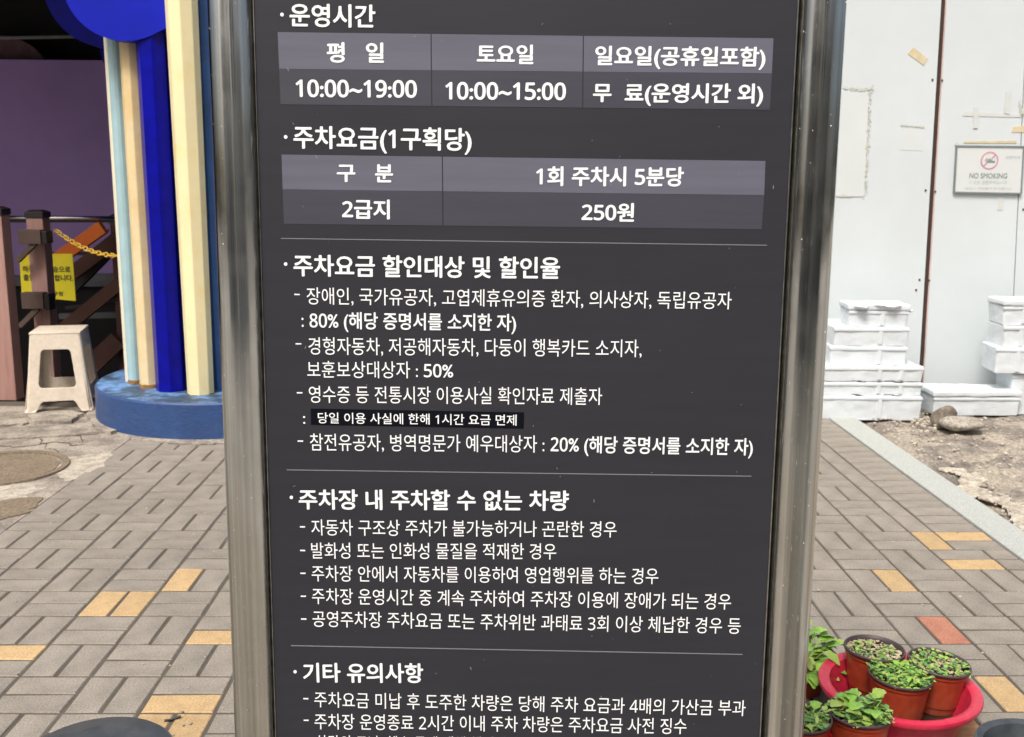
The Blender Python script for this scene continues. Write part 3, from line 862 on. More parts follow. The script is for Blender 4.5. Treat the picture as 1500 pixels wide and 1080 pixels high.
smear((1228, 287), (1248, 287), .6, 60); smear((1320, 183), (1354, 186), .5, 70); smear((1494, 150), (1500, 168), 2, 40); smear((1400, 212), (1404, 214), 1.5, 12)
tag(inp(res.build('glue_residue', M['grime'], hw_), hw_), kind='stuff')

# no smoking notice
ns = empty('no_smoking_sign', hp(1448, 285, .02)); tag(ns, 'white no smoking sign in a thin grey frame on the white hoarding', 'sign')
C4 = [(1401, 213), (1501, 214), (1497, 285), (1397, 283)]
def bil(u, v):
    a = Vector(C4[0]).lerp(Vector(C4[1]), u); b = Vector(C4[3]).lerp(Vector(C4[2]), u); p = a.lerp(b, v); return p.x, p.y
def nsq(u0, v0, u1, v1, off, th, m, name):
    q = [hp(*bil(u, v), off) for u, v in ((u0, v0), (u1, v0), (u1, v1), (u0, v1))]
    return inp(MB().hexa(q, [p + Vector((0, th, 0)) for p in q]).build(name, m, ns), ns)
nsq(.01, .01, .99, .99, .014, .010, M['plate'], 'sign_plate')
nsq(0, 0, 1, .032, .019, .014, M['frame_g'], 'frame_bar'); nsq(0, .968, 1, 1, .019, .014, M['frame_g'], 'frame_bar')
nsq(0, .033, .02, .967, .019, .014, M['frame_g'], 'frame_bar'); nsq(.98, .033, 1, .967, .019, .014, M['frame_g'], 'frame_bar')
c = hp(1449.5, 235.5, .0155); r = 13 / F_PX * project(c)[2]
rg = MB()
vs, fs = poly_plate([[(c.x + r * math.cos(t * math.pi / 20), c.z + r * math.sin(t * math.pi / 20)) for t in range(40)], [(c.x + r * .84 * math.cos(t * math.pi / 20), c.z + r * .84 * math.sin(t * math.pi / 20)) for t in range(40)]],
                    lambda x, z: Vector((x, c.y, z)), lambda x, z: Vector((x, c.y + .001, z)))
rg.add(vs, fs)
dd = Vector((1, 0, 1)).normalized() * r * .86; nn = Vector((-1, 0, 1)).normalized() * r * .07
rg.hexa([c - dd - nn, c + dd - nn, c + dd + nn, c - dd + nn], [p + Vector((0, .0008, 0)) for p in (c - dd - nn, c + dd - nn, c + dd + nn, c - dd + nn)])
inp(rg.build('prohibition_ring', M['red_ink'], ns), ns)
cg = MB(); cy = c + Vector((0, -.0012, 0))
cg.box((cy.x - r * .30, cy.y, cy.z - r * .18), (cy.x + r * .62, cy.y + .001, cy.z - r * .02))
inp(cg.build('cigarette', M['txt_g'], ns), ns)
sm = MB()
for k in range(3):
    sm.tube([(cy.x - r * .45 + k * r * .3 + t * r * .12, cy.y, cy.z + r * (.05 + t * .35 + .1 * math.sin(5 * t + k))) for t in [i / 6 for i in range(7)]], .004, 5)
inp(sm.build('smoke_mark', M['txt_f'], ns), ns)
for s, x0, x1, y, h, m_, wgt in (('NO SMOKING', 1420, 1475.5, 257.3, 7.4, 'txt_g', .03), ('이 곳은 금연구역입니다', 1419, 1475, 267, 5, 'txt_f', .0), ('흡연시 과태료가 부과됩니다', 1414, 1482, 276, 3.2, 'txt_f', .0), ('금연구역', 1473, 1494, 230.5, 4, 'txt_f', .0)):
    t = text_mesh('lettering', s, M[m_], ns, wgt)
    lat = s[0] == 'N'
    fit_text(t, hp(x0, y, .0155), hp(x1, y + .4, .0155), h / F_PX * 6.5, (0, -1, 0), .36 if lat else .38, .72 if lat else .86); inp(t, ns)

# ------------------------------------------------------------------ foam boxes
ctex = bpy.data.textures.new('foam_wobble', 'CLOUDS'); ctex.noise_scale = .11; ctex.noise_depth = 2
def crumple(o, st):
    a = o.modifiers.new('divide', 'SUBSURF'); a.subdivision_type = 'SIMPLE'; a.levels = a.render_levels = 4
    d = o.modifiers.new('wobble', 'DISPLACE'); d.texture = ctex; d.strength = st; d.mid_level = .5; d.texture_coords = 'GLOBAL'
    d.direction = 'NORMAL'
def foam(name, label, px0, px1, pyt, pyb, Y, dep, lid=False, wave=False, group=None, rz=0.0, ribs=(.62,), hollow=False):
    a = on_y(px0, (pyt + pyb) / 2, Y); b = on_y(px1, (pyt + pyb) / 2, Y)
    zt_, zb_ = on_y((px0 + px1) / 2, pyt, Y).z, on_y((px0 + px1) / 2, pyb, Y).z
    W_, Hh = b.x - a.x, zt_ - zb_
    if pyb > 605: zb_ += .016; Hh -= .016
    o = empty(name, ((a.x + b.x) / 2, Y + dep / 2, zb_), rz); tag(o, label, 'foam box', group)
    hx, hy = W_ / 2, dep / 2
    tp = .005
    body = MB()
    hb = Hh - (.035 if lid else 0)
    # front face with real handle notches and ribs: body is an extruded profile
    ft = [(-hx + tp, 0), (hx - tp, 0), (hx, hb), (-hx, hb)]
    if wave:
        ft = [(-hx + tp, 0)]
        for cx in (-.45, .22):
            x = cx * hx
            ft += [(x, 0), (x + .01, .006), (x + .06, .006), (x + .07, 0)]
        ft += [(hx - tp, 0), (hx, hb)]
        for cx in (.45, -.3):
            x = cx * hx
            ft += [(x + .05, hb), (x + .04, hb - .005), (x, hb - .005), (x - .01, hb)]
        ft += [(-hx, hb)]
    def fA(x, z): return Vector((x, -hy + tp * (1 - z / max(hb, .01)), z))
    def fB(x, z): return Vector((x, hy - tp * (1 - z / max(hb, .01)), z))
    loops = [ft]
    vs, fs = poly_plate(loops, fA, fB); body.add(vs, fs)
    bo = body.build('foam_body', M['foam'], o, bevel=.007)
    crumple(bo, .011)
    if hollow:
        lip = MB()
        t_ = .028
        for (x0_, y0_, x1_, y1_) in ((-hx, -hy, hx, -hy + t_), (-hx, hy - t_, hx, hy), (-hx, -hy + t_ + .001, -hx + t_, hy - t_ - .001), (hx - t_, -hy + t_ + .001, hx, hy - t_ - .001)):
            lip.box((x0_, y0_, hb - .001), (x1_, y1_, hb + .03))
        lip.build('foam_rim', M['foam'], o, bevel=.006)
    rb = MB()
    for k in ribs:
        x = (k * 2 - 1) * hx
        rb.box((x - .012, -hy - .004, .012), (x + .012, -hy + .012, hb - .008))
    rb.box((-hx - .003, -hy - .005, hb - .022), (hx + .003, -hy + .01, hb - .006))
    rb.build('foam_rib', M['foam'], o, bevel=.003)
    if lid:
        L_ = MB().box((-hx - .008, -hy - .008, hb + .001), (hx + .008, hy + .008, hb + .034), bev=.009)
        lo = L_.build('foam_lid', M['foam'], o); autosmooth(lo, 50); crumple(lo, .014)
    return o
FG = 'foam boxes stacked by the hoarding'
foam('foam_box', 'largest white foam box on the ground, bottom of the tall stack', 1203, 1350, 580.5, 620, 5.86, .42, wave=True, group=FG, ribs=(.58,))
foam('foam_box', 'white foam box lying second from the bottom of the tall stack', 1206, 1351, 560, 580, 5.875, .40, wave=True, group=FG, ribs=(.56, .78))
foam('foam_box', 'white foam box third from the bottom of the tall stack, just under the narrower ones', 1207, 1352, 537, 559.6, 5.87, .41, wave=True, group=FG, rz=.01, ribs=(.56, .78))
foam('foam_box', 'narrower white foam box with raised left rim, fourth from bottom of the tall stack', 1217, 1329, 508, 536.6, 5.92, .36, group=FG, rz=-.02, ribs=(.64,))
foam('foam_box', 'narrow white foam box fifth from the bottom of the tall stack', 1221, 1331, 480, 507.6, 5.93, .36, group=FG, rz=.02, ribs=(.62,))
foam('foam_box', 'smallest white foam box with a crumbly top, on top of the tall stack', 1245, 1331, 446, 479.6, 5.96, .20, lid=True, group=FG, rz=-.03, ribs=(.57,))
foam('foam_box', 'low white foam box with its own loose lid behind the two stones', 1366, 1494, 573, 613, 5.93, .22, lid=True, rz=.03, ribs=())
FG2 = 'foam boxes stacked at the right edge'
foam('foam_box', 'white foam box standing on the ground at the right edge of the view', 1481, 1600, 549, 612, 5.98, .22, group=FG2, ribs=(.5,))
foam('foam_box', 'white foam box jutting out to the left in the stack at the right edge', 1463, 1590, 511, 548.5, 5.94, .24, group=FG2, rz=-.08, ribs=(.25,))
foam('foam_box', 'white foam box second from the top in the stack at the right edge', 1469, 1595, 478, 510.5, 5.98, .22, group=FG2, rz=.03, ribs=(.2,))
foam('foam_box', 'topmost white foam box of the stack at the right edge', 1470, 1592, 440, 477.5, 5.99, .2, lid=True, group=FG2, ribs=(.25,))
# torn foam shards on top of the tall stack, rubble round the stones
sh = empty('foam_shards', on_y(1288, 447, 6.0)); tag(sh, 'torn ragged foam pieces lying on top of the tall foam stack', 'foam scraps')
for i, (x, y, w_) in enumerate(((1262, 444, .06), (1285, 441, .075), (1306, 443, .06), (1323, 450, .05))):
    q = on_y(x, y + 5, 5.97 + .03 * (i % 2)); mb = MB(); rock(mb, (0, 0, 0), w_, 70 + i, .28, 3); o_ = mb.build('shard', M['foam'], sh); o_.location = q - sh.location; autosmooth(o_, 30)
rb_ = MB(); rn = random.Random(8)
for i in range(60):
    q = on_z(rn.uniform(1335, 1372), rn.uniform(612, 634)); rock(rb_, (q.x, q.y, .005), rn.uniform(.005, .016), 400 + i, .6, 1)
tag(rb_.build('rubble', M['cement']), kind='stuff')
# two stones
p = on_z(1379, 622); s1 = MB(); rock(s1, (0, 0, 0), .085, 5, .8, 3)
o = s1.build('stone', M['stone_d'], None, True); tag(o, 'dark angular stone leaning on the paler stone before the foam boxes', 'stone'); o.location = (p.x, p.y - .02, .052); o.rotation_euler = (0, -.6, .3)
p = on_z(1408, 630); s1 = MB(); rock(s1, (0, 0, 0), .115, 17, .42, 3)
o = s1.build('stone', M['stone'], None, True); tag(o, 'pale flat stone lying on the rough ground before the foam boxes', 'stone'); o.location = (p.x, p.y, .042)

# ------------------------------------------------------------------ pots, tubs, plants
def leaf_into(mb, c, d, ln, wd, curl=.25, lobes=0, rn=random):
    """a leaf blade starting at c, along d; folded on the midrib"""
    d = Vector(d).normalized(); s_ = d.cross(Vector((0, 0, 1)))
    if s_.length < .1: s_ = Vector((1, 0, 0))
    s_.normalize(); n_ = s_.cross(d).normalized()
    N = 5; L, Cc, Rr = [], [], []
    for i in range(N + 1):
        t = i / N
        w_ = wd * (math.sin(math.pi * min(1, t * .93 + .05)) ** .6) * (1 + (.14 * (1 if i % 2 else -1) if lobes else 0)) / 2
        mid = Vector(c) + d * (ln * t) - n_ * (curl * ln * t * t)
        L.append(mid - s_ * w_ + n_ * (w_ * .3)); Cc.append(mid); Rr.append(mid + s_ * w_ + n_ * (w_ * .3))
    vs = L + Cc + Rr; M_ = N + 1
    fs = []
    for i in range(N):
        fs.append((i, i + 1, M_ + i + 1, M_ + i)); fs.append((M_ + i, M_ + i + 1, 2 * M_ + i + 1, 2 * M_ + i))
    mb.add(vs, fs)

def pot(px, py, wpx, zr, label, hgt=.125, leaves=60, lsize=.016, tilt=(0, 0), chips=150, leafmats=('leaf', 'leaf_d'), big=0, spread=1.0, seed=1, lh=.02, zb=None):
    rn = random.Random(seed)
    c = on_z(px, py, zr); r = wpx / F_PX * project(c)[2] / 2
    z0 = zr - hgt
    o = empty('flower_pot', (c.x, c.y, z0), rn.uniform(0, 6)); tag(o, label, 'flower pot', 'nursery pots of seedlings in the tubs')
    o.rotation_euler = (tilt[0], tilt[1], 0)
    b = MB().lathe([(.001, .002), (r * .70, 0), (r * .72, .006), (r * .745, hgt * .16), (r * .79, hgt * .18), (r * .91, hgt * .84), (r * .95, hgt * .86), (r * .955, hgt - .008)], 56)
    autosmooth(b.build('pot_body', M['pot'], o, True), 30)
    rm = MB().lathe([(r * .955, hgt - .0085), (r * .998, hgt - .008), (r, hgt - .002), (r * .985, hgt), (r * .94, hgt - .001), (r * .925, hgt - .012), (r * .87, hgt - .024)], 56, wob=lambda a: 1 + .008 * math.sin(2 * a + seed) + .004 * math.sin(5 * a))
    rm.build('pot_rim', M['pot_rim'], o, True)
    sl_ = MB(); nr = 10; vs = []; fs = []
    vs.append(Vector((0, 0, hgt - .012)))
    for i in range(1, nr + 1):
        for k in range(28):
            a = 2 * math.pi * k / 28; q = r * .90 * i / nr
            vs.append(Vector((q * math.cos(a), q * math.sin(a), hgt - .014 - .006 * (i / nr) ** 2 + rn.uniform(-.002, .002))))
    for k in range(28): fs.append((0, 1 + k, 1 + (k + 1) % 28))
    for i in range(nr - 1):
        for k in range(28):
            fs.append((1 + i * 28 + k, 1 + (i + 1) * 28 + k, 1 + (i + 1) * 28 + (k + 1) % 28, 1 + i * 28 + (k + 1) % 28))
    sl_.add(vs, fs).build('soil', M['soil'], o, True)
    cp_ = MB()
    for i in range(chips):
        a = rn.random() * 6.283; q = r * .9 * math.sqrt(rn.random())
        rock(cp_, (q * math.cos(a), q * math.sin(a), hgt - .013 + rn.uniform(0, .003)), rn.uniform(.0018, .0052), seed * 999 + i, .7, 1)
    tag(cp_.build('perlite', M['chip'], o), kind='stuff')
    for mi, mk in enumerate(leafmats):
        lf = MB(); nl = leaves // len(leafmats)
        for i in range(nl):
            a = rn.random() * 6.283; q = r * .9 * spread * math.sqrt(rn.random())
            base = Vector((q * math.cos(a), q * math.sin(a), hgt - .012 + rn.uniform(.002, lh)))
            e = rn.uniform(-.1, .7); a2 = rn.random() * 6.283
            leaf_into(lf, base, (math.cos(a2) * math.cos(e), math.sin(a2) * math.cos(e), math.sin(e)), lsize * rn.uniform(.6, 1.3), lsize * rn.uniform(.5, .95), rn.uniform(0, .5), 1, rn)
            if rn.random() < .4:
                lf.tube([Vector((q * math.cos(a) * .95, q * math.sin(a) * .95, hgt - .016)), base], .0007, 4)
        tag(lf.build('seedling_leaves', M[mk], o, True, recalc=False), kind='stuff')
    for i in range(big):
        a = rn.random() * 6.283; q = r * .75 * math.sqrt(rn.random()); a2 = rn.random() * 6.283; e = rn.uniform(.1, .6)
        base = Vector((q * math.cos(a), q * math.sin(a), hgt + rn.uniform(.004, lh + .012)))
        lf = MB(); leaf_into(lf, base, (math.cos(a2) * math.cos(e), math.sin(a2) * math.cos(e), math.sin(e)), rn.uniform(.028, .04), rn.uniform(.026, .038), .3, 1, rn)
        lf.tube([Vector((q * .5 * math.cos(a), q * .5 * math.sin(a), hgt - .015)), base], .0012, 5)
        lf.build('leaf', M[rn.choice(('leaf_b', 'leaf', 'leaf_b'))], o, True, recalc=False)
    return o, r

def tub(name, px, py, wpx, zr, label, m, hgt=.12, fill=True, cat='tub', rim=.022, water=.03):
    c = on_z(px, py, zr); r = wpx / F_PX * project(c)[2] / 2
    o = empty(name, (c.x, c.y, zr - hgt)); tag(o, label, cat)
    b = MB().lathe([(.001, .004), (r * .70, .0), (r * .715, .01), (r * .865, hgt - .035), (r * .885, hgt - .022), (r * .985, hgt - .017), (r, hgt - .009), (r * .992, hgt - .003), (r * .95, hgt),
                    (r * .855, hgt - .006), (r * .845, hgt - .014), (r * .71, .018), (.001, .012)], 96, wob=lambda a: 1 + .006 * math.sin(2 * a))
    autosmooth(b.build('tub_body', m, o, True), 40)
    if fill:
        rn = random.Random(5); vs = [Vector((0, 0, water))]; fs = []
        for i in range(1, 9):
            for k in range(36):
                a = 2 * math.pi * k / 36; q = r * .745 * i / 8; vs.append(Vector((q * math.cos(a), q * math.sin(a), water + rn.uniform(-.0008, .0008))))
        for k in range(36): fs.append((0, 1 + k, 1 + (k + 1) % 36))
        for i in range(7):
            for k in range(36): fs.append((1 + i * 36 + k, 1 + (i + 1) * 36 + k, 1 + (i + 1) * 36 + (k + 1) % 36, 1 + i * 36 + (k + 1) % 36))
        MB().add(vs, fs).build('muddy_water', M['mud'], o, True)
    return o, r
q = pxpoly([(1330, 1040), (1420, 1051), (1456, 1095), (1350, 1104)])
wb_ = flat_patch('plywood_board', q, .0025, .0068, M['ply']); tag(wb_, 'tan orange plywood piece lying under the pink tub', 'board')
tub('plastic_tub', 1317, 1001, 229, .125, 'round pink red plastic tub holding three nursery pots on the pavers', M['tub'], hgt=.118)
pot(1280, 948, 86, .172, 'nursery pot at the back left of the pink tub with sparse seedlings and pale chips', leaves=70, lsize=.011, chips=380, seed=2, leafmats=('leaf_d', 'leaf'), spread=.8, lh=.008, tilt=(0, .02))
pot(1371, 968, 88, .165, 'nursery pot at the right of the pink tub with seedlings at its right side', leaves=150, lsize=.013, chips=300, seed=3, leafmats=('leaf', 'leaf_d'), lh=.014, tilt=(.03, .06))
o, r = pot(1317, 987, 91, .160, 'nursery pot at the front of the pink tub densely covered with small green leaves', leaves=420, lsize=.013, chips=160, seed=4, leafmats=('leaf', 'leaf_b', 'leaf_d'), spread=1.03, lh=.022, tilt=(0, .03))
tub('plastic_tub', 1240, 1120, 205, .11, 'bright red plastic tub at the bottom edge under the leafy strawberry pots', M['tub_r'], hgt=.105)
pot(1259, 1040, 94, .165, 'nursery pot in the bright red tub with broad bright strawberry leaves at its left', leaves=300, lsize=.016, chips=220, seed=6, leafmats=('leaf_d', 'leaf'), big=16, lh=.016)
pot(1170, 1048, 96, .165, 'nursery pot beside the right pole with thin stems and pale seedlings', leaves=330, lsize=.015, chips=220, seed=8, leafmats=('leaf', 'leaf_d'), big=4, lh=.018)
# bright plant behind the pole
c = on_z(1175, 1010, 0)
pb = empty('leafy_plant', (c.x, c.y, 0)); tag(pb, 'bright green leafy plant in a low pot behind the right steel pole', 'plant')
autosmooth(MB().lathe([(.001, .002), (.05, 0), (.066, .07), (.07, .072), (.068, .078), (.062, .07), (.001, .066)], 40).build('pot_body', M['pot'], pb, True))
rn = random.Random(21)
for i in range(90):
    a = rn.random() * 6.283; e = rn.uniform(-.2, 1.2); ln = rn.uniform(.03, .11)
    tip = Vector((math.cos(a) * math.cos(e) * ln, math.sin(a) * math.cos(e) * ln, .075 + math.sin(e) * ln))
    lf = MB(); lf.tube([(0, 0, .068), tip], .0012, 5)
    leaf_into(lf, tip, (math.cos(a), math.sin(a), rn.uniform(-.2, .6)), rn.uniform(.035, .05), rn.uniform(.028, .042), .4, 1, rn)
    lf.build('leaf', M[rn.choice(('leaf_b', 'leaf_b', 'leaf'))], pb, True, recalc=False)

# dark grey tub on the right edge and the one at the lower left
o, r = tub('rubber_tub', 1522, 1096, 176, .13, 'dark grey rubber tub full of soil at the right bottom edge', M['grey_tub'], hgt=.125, fill=True, water=.085)
c = on_z(138, 1110, .07); r = 118 / F_PX * project(c)[2]
gt = MB().lathe([(r * 1.0, -c.z), (r * .99, -.02), (r * .95, .0), (r * .90, .008), (r * .5, .018), (.001, .020)], 72)
o = autosmooth(gt.build('upturned_tub', M['grey_tub']), 50); o.location = c; tag(o, 'dark wet looking upturned round tub at the bottom left edge', 'tub')

# ------------------------------------------------------------------ parking sign
dn = Vector(((667 - 750) / F_PX, (540 - 9659) / F_PX, 1.0)).normalized()
lt = Vector((1, -.0118, 0)); lt.z = -(lt.x * dn.x + lt.y * dn.y) / dn.z; lt.normalize()
cw = lambda v: RGT * v.x + UPV * v.y + FWD * v.z
EX, EY = cw(lt), -cw(dn); EY.normalize(); EX.normalize(); EZ = EX.cross(EY).normalized()
if EZ.dot(FWD) > 0: print('NORMAL FLIP')
S0 = EYE + ray(764, 540).normalized() * 1.62
SM = Matrix((EX, EY, EZ)).transposed().to_4x4(); SM.translation = S0
SI = SM.inverted()
def sl_(px, py, off=0.0):
    """pixel to sign-local coordinates on the board face"""
    d = ray(px, py); n = EZ; P = S0 + EZ * off
    t = (P - EYE).dot(n) / d.dot(n)
    q = SI @ (EYE + d * t); q.z = off; return q
sg = bpy.data.objects.new('parking_sign', None); COL.objects.link(sg)
tag(sg, 'dark grey Korean parking information sign board between two stainless steel poles', 'sign')
foot = S0 - EY * (S0.z / EY.z)
sg.matrix_world = SM
L0 = (sl_(372, 0).x + sl_(405, 1080).x) / 2; L1 = (sl_(1168, 0).x + sl_(1112, 1080).x) / 2
print('sign', L0, L1, sl_(372, 0), sl_(405, 1080), sl_(1168, 0), sl_(1112, 1080), 'S0', S0, EX, EY)
YTOP, YBOT = .80, -.78
GZ = -S0.z / EY.z
MB().box((L0, YBOT, -.03), (L1, YTOP, 0)).build('board', M['board'], sg)
PRD = .0355
pxl, pxr = L0 - PRD - .0015, L1 + PRD + .0045
for x in (pxl, pxr):
    n = 64; mb = MB()
    prof = [(PRD, GZ - .02), (PRD, .86), (PRD * .98, .875), (PRD * .6, .893), (.001, .9)]
    mb.lathe(prof, n)
    mb.v = [Vector((v.x + x, v.z, -v.y - .012)) for v in mb.v]
    po = mb.build('pole', M['steel'], sg, True); autosmooth(po, 40)
    sp_ = MB(); rq = random.Random(int(x * 100))
    for i in range(46):
        a = rq.uniform(-1.1, 1.1); yy = rq.uniform(-.62, .56)
        rock(sp_, (x + (PRD + .0001) * math.sin(a), yy, -.012 + (PRD + .0001) * math.cos(a)), rq.choice((.0005, .0007, .001)), i, .8, 1)
    tag(sp_.build('weld_spatter', M['trim'], po), kind='stuff')
    fl = MB().lathe([(PRD + .001, .018), (.075, .014), (.085, .0)], 40); fl.v = [Vector((v.x + x, v.z + GZ, -v.y - .012)) for v in fl.v]
    fl.build('base_flange', M['steel'], po, True)
MB().box((L0 - .0012, YBOT, -.02), (L0 - .0002, YTOP, .0022)).build('edge_trim', M['trim'], sg)
MB().box((L1 + .0002, YBOT, -.02), (L1 + .0018, YTOP, .0022)).build('edge_trim', M['trim'], sg)
MB().box((L1 + .002, YBOT, -.03), (L1 + .0044, YTOP, -.004)).build('dark_gap_strip', M['gap'], sg)  # black strip painting in the dark gap between board and pole
for y in (YBOT - .012, YTOP + .012):
    MB().box((L0, y - .011, -.028), (L1, y + .011, -.002)).build('cross_rail', M['steel'], sg)

def cell(pts, m, name='table_cell', off=.0004):
    q = [sl_(x, y, off) for x, y in pts]
    q0 = [Vector((p.x, p.y, .00003)) for p in q]
    return MB().hexa(q0, q).build(name, m, sg)
G_ = .8
T1t = lambda x: 47.2 + (x - 406.7) / (1133 - 406.7) * 9
T1m = lambda x: 101 + (x - 409) / (1131 - 409) * 6.6
T1b = lambda x: 153 + (x - 410) / (1127.6 - 410) * 8
def row(t, b, xs_t, xs_b, m):
    for i in range(len(xs_t) - 1):
        a0, a1, b0, b1 = xs_t[i], xs_t[i + 1], xs_b[i], xs_b[i + 1]
        if i: a0 += G_; b0 += G_
        if i < len(xs_t) - 2: a1 -= G_; b1 -= G_
        cell([(a0, t(a0)), (a1, t(a1)), (b1, b(b1)), (b0, b(b0))], m)
row(T1t, T1m, (406.7, 631.5, 854.6, 1133), (409, 632, 854.1, 1130.8), M['cell_a'])
row(lambda x: T1m(x) + .3, T1b, (409, 632, 854.1, 1130.8), (411, 632.7, 853.5, 1127.6), M['cell_b'])
T2t = lambda x: 226.6 + (x - 412.4) / 709 * 9.4
T2m = lambda x: 277.5 + (x - 414) / 705 * 8.5
T2b = lambda x: 328 + (x - 416) / 700 * 8
row(T2t, T2m, (412.4, 648, 1121.3), (414, 648.5, 1119.4), M['cell_a'])
row(lambda x: T2m(x) + .3, T2b, (414, 648.5, 1119.4), (416, 649, 1115.6), M['cell_b'])
for (x0, y0), (x1, y1) in (((411.5, 349.4), (1123.5, 359.5)), ((420, 688.5), (1100.7, 697.8)), ((426.3, 946), (1087.8, 958.9))):
    cell([(x0, y0 - .6), (x1, y1 - .6), (x1, y1 + .6), (x0, y0 + .6)], M['rule_print'], 'rule')
cell([(455, 598.7), (767.7, 604.4), (767, 628), (455.5, 622.3)], M['black_print'], 'sticker', .0007)

dfl = MB(); rq = random.Random(77)
for i in range(70):
    x_, y_ = rq.uniform(L0 + .01, L1 - .01), rq.uniform(-.62, .56); r_ = rq.choice((.0004, .0006, .0009)); a0 = rq.random() * 3; st_ = rq.choice((1, 1, 4))
    q = [Vector((x_ + r_ * (math.cos(a0) * math.cos(t) * st_ - math.sin(a0) * math.sin(t)), y_ + r_ * (math.sin(a0) * math.cos(t) * st_ + math.cos(a0) * math.sin(t)), .0008)) for t in (0, 1.57, 3.14, 4.71)]
    dfl.hexa([Vector((p.x, p.y, .00005)) for p in q], q)
tag(dfl.build('dust_flecks', M['rule_print'], sg), kind='stuff')
HEAD, BOLD, MED, THIN = .034, .040, .024, 0.0
def tx(s, x0, x1, y0, y1, h, wgt, dig=False, off=.001):
    o = text_mesh('lettering', s, M['white_print'], sg, wgt)
    P0, P1 = sl_(x0, y0, off), sl_(x1, y1, off)
    mid = sl_((x0 + x1) / 2, (y0 + y1) / 2 - h / 2, off) - sl_((x0 + x1) / 2, (y0 + y1) / 2 + h / 2, off)
    if dig: fit_text(o, P0, P1, mid.length, (0, 0, 1), .36, .73)
    else: fit_text(o, P0, P1, mid.length, (0, 0, 1), .38, .88)
def dot(x, y, r=2.6):
    c = sl_(x, y, .0009); r = r / F_PX * 1.62
    pts = [Vector((c.x + r * math.cos(i * math.pi / 6), c.y + r * math.sin(i * math.pi / 6), .0009)) for i in range(12)]
    MB().hexa([Vector((p.x, p.y, .00003)) for p in pts], pts).build('bullet_dot', M['white_print'], sg)
def dash(x0, x1, y):
    cell([(x0, y - .9), (x1, y - .8), (x1, y + 1.0), (x0, y + .9)], M['white_print'], 'dash')
dot(413, 21.5); tx('운영시간', 424, 550, 22, 24, 32, HEAD)
tx('평', 478.5, 505, 77, 77, 28, BOLD); tx('일', 535.8, 562.5, 77, 77.5, 28, BOLD)
tx('토요일', 698.5, 781.5, 79, 80, 27, BOLD); tx('일요일(공휴일포함)', 871.7, 1121.5, 81.3, 83.4, 27, BOLD)
tx('10:00~19:00', 433, 610.7, 129.4, 130.6, 24.5, BOLD, True); tx('10:00~15:00', 652.2, 829, 133, 134, 24.5, BOLD, True)
tx('무', 868.6, 896, 135.6, 135.8, 26, BOLD); tx('료(운영시간 외)', 915, 1118, 136, 137, 27, BOLD)
dot(418.4, 200.8); tx('주차요금(1구획당)', 429.7, 691, 200.8, 204.6, 31.5, HEAD)
tx('구', 493.3, 520.7, 253, 253.3, 25, BOLD); tx('분', 549.3, 575.8, 253.7, 254, 26, BOLD)
tx('1회 주차시 5분당', 785.2, 1001.7, 258, 259, 27, BOLD)
tx('2급지', 501, 571, 306, 307, 27, BOLD); tx('250원', 852, 929, 310.5, 311.5, 26, BOLD)
dot(418.4, 387); tx('주차요금 할인대상 및 할인율', 429.7, 820.4, 388.8, 392.8, 30, HEAD)
dash(431.3, 439, 431.5); tx('장애인, 국가유공자, 고엽제휴유의증 환자, 의사상자, 독립유공자', 449.2, 1071.6, 433.5, 440.5, 24.5, THIN)
tx(':', 441.6, 444.6, 468.5, 468.5, 21, THIN, True); tx('80% (해당 증명서를 소지한 자)', 453.3, 756, 469, 472.8, 24, MED)
dash(433, 441.4, 503.8); tx('경형자동차, 저공해자동차, 다둥이 행복카드 소지자,', 451.8, 940, 506.8, 510.5, 25, THIN)
tx('보훈보상대상자 :', 449.9, 612, 541.2, 542, 24, THIN); tx('50%', 620.8, 664, 543, 543.4, 19, MED, True)
dash(434.8, 443, 575.6); tx('영수증 등 전통시장 이용사실 확인자료 제출자', 452.4, 882, 577.6, 580.8, 24.5, THIN)
tx(':', 443.8, 447, 612, 612, 18, THIN, True)
tx('당일 이용 사실에 한해 1시간 요금 면제', 465.6, 756.7, 612.2, 615.6, 15.5, .010, off=.0014)
dash(436, 444, 646.3); tx('참전유공자, 병역명문가 예우대상자 :', 454, 797.5, 647.6, 650.6, 24.5, THIN); tx('20% (해당 증명서를 소지한 자)', 806.6, 1103, 650.5, 654.8, 24, MED)
dot(426.7, 729); tx('주차장 내 주차할 수 없는 차량', 437.4, 833.3, 731.5, 733.6, 28, HEAD)
dash(439.3, 446.7, 772); tx('자동차 구조상 주차가 불가능하거나 곤란한 경우', 456, 903.3, 772.6, 775.6, 23, THIN)
dash(439.6, 447, 806.6); tx('발화성 또는 인화성 물질을 적재한 경우', 456, 814.8, 806.6, 807.8, 23, THIN)
dash(440, 447.6, 840); tx('주차장 안에서 자동차를 이용하여 영업행위를 하는 경우', 456.7, 964.4, 840, 844, 23, THIN)
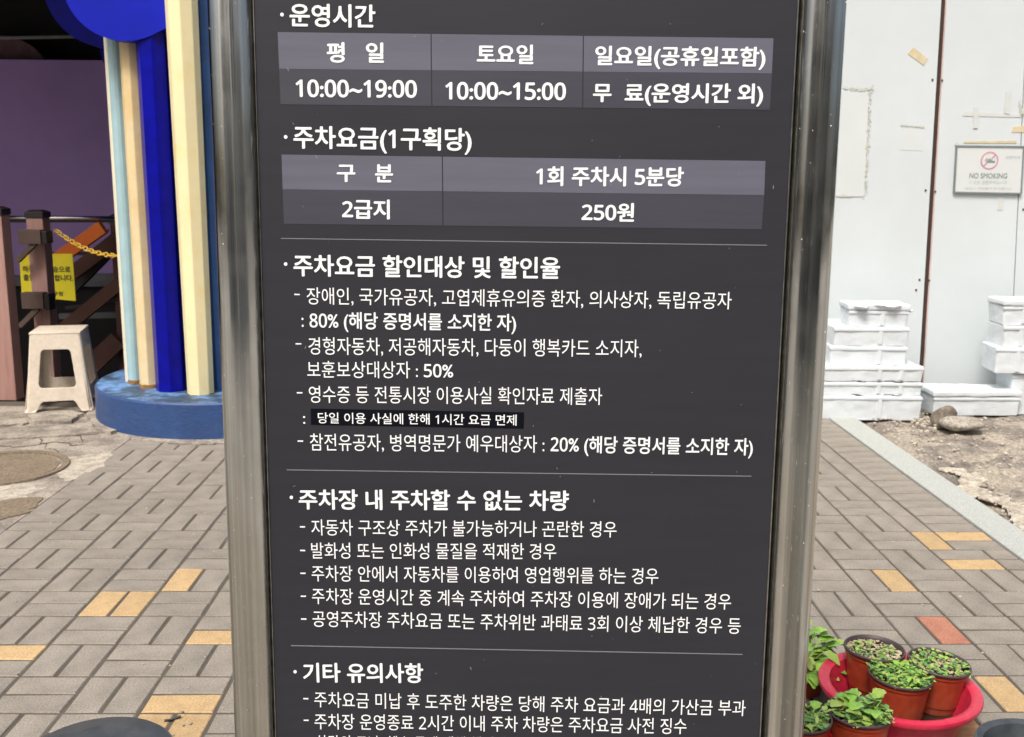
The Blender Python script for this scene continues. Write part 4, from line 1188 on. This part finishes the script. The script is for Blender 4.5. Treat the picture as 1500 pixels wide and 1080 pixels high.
dash(440.6, 448, 873.6); tx('주차장 운영시간 중 계속 주차하여 주차장 이용에 장애가 되는 경우', 457, 1071, 873.2, 881.4, 23, THIN)
dash(441, 448.8, 907); tx('공영주차장 주차요금 또는 주차위반 과태료 3회 이상 체납한 경우 등', 457.8, 1085, 906.5, 917, 23, THIN)
dot(432.2, 984.4); tx('기타 유의사항', 443.7, 620, 985.3, 986.3, 27, HEAD)
dash(444.4, 451.6, 1023.7); tx('주차요금 미납 후 도주한 차량은 당해 주차 요금과 4배의 가산금 부과', 460.4, 1092.2, 1024.6, 1037.5, 22.5, THIN)
dash(444.8, 452, 1055.4); tx('주차장 운영종료 2시간 이내 주차 차량은 주차요금 사전 징수', 460.7, 1005.6, 1056.8, 1064, 22.5, THIN)
dash(445.5, 452.5, 1087); tx('차량의 도난, 훼손 등에 대해 책임지지 않음', 463, 800, 1088, 1092, 22, THIN)

# ------------------------------------------------------------------ unseen houses added behind the viewer to shape reflections in the steel
def house(x0, x1, y, h, m, label):
    o = empty('reflection_house', ((x0 + x1) / 2, y, -.07)); tag(o, label, 'building')
    hx = (x1 - x0) / 2
    MB().box((-hx, -6, 0), (hx, 0, h)).build('wall', m, o)
    MB().box((-hx - .1, -6.1, h), (hx + .1, .15, h + .25)).build('roof', M['facade'], o)
    n = int((x1 - x0) / 1.8)
    for fl_ in range(int(h / 3)):
        for i in range(n):
            cx = -hx + (i + .5) * 2 * hx / n; z = fl_ * 3 + .9
            f = MB().box((cx - .6, .003, z), (cx + .6, .05, z + 1.4)).build('window_frame', M['gap'], o)
            MB().box((cx - .54, .051, z + .06), (cx + .54, .06, z + 1.34)).build('pane', M['glass'], f)
    return o
house(-16, -7.6, -12.2, 6, M['facade'], 'unseen pale rendered shop house added far left behind the viewer for steel reflections')
house(-7.4, -1.4, -11.2, 5, M['facade_b'], 'unseen tan shop house added behind the viewer at left for steel reflections')
house(-.6, 4.6, -11.6, 6, M['facade'], 'unseen tall rendered shop house added straight behind the viewer for steel reflections')
house(4.8, 14, -11.4, 5, M['facade_b'], 'unseen long tan shop house added behind the viewer at right for steel reflections')
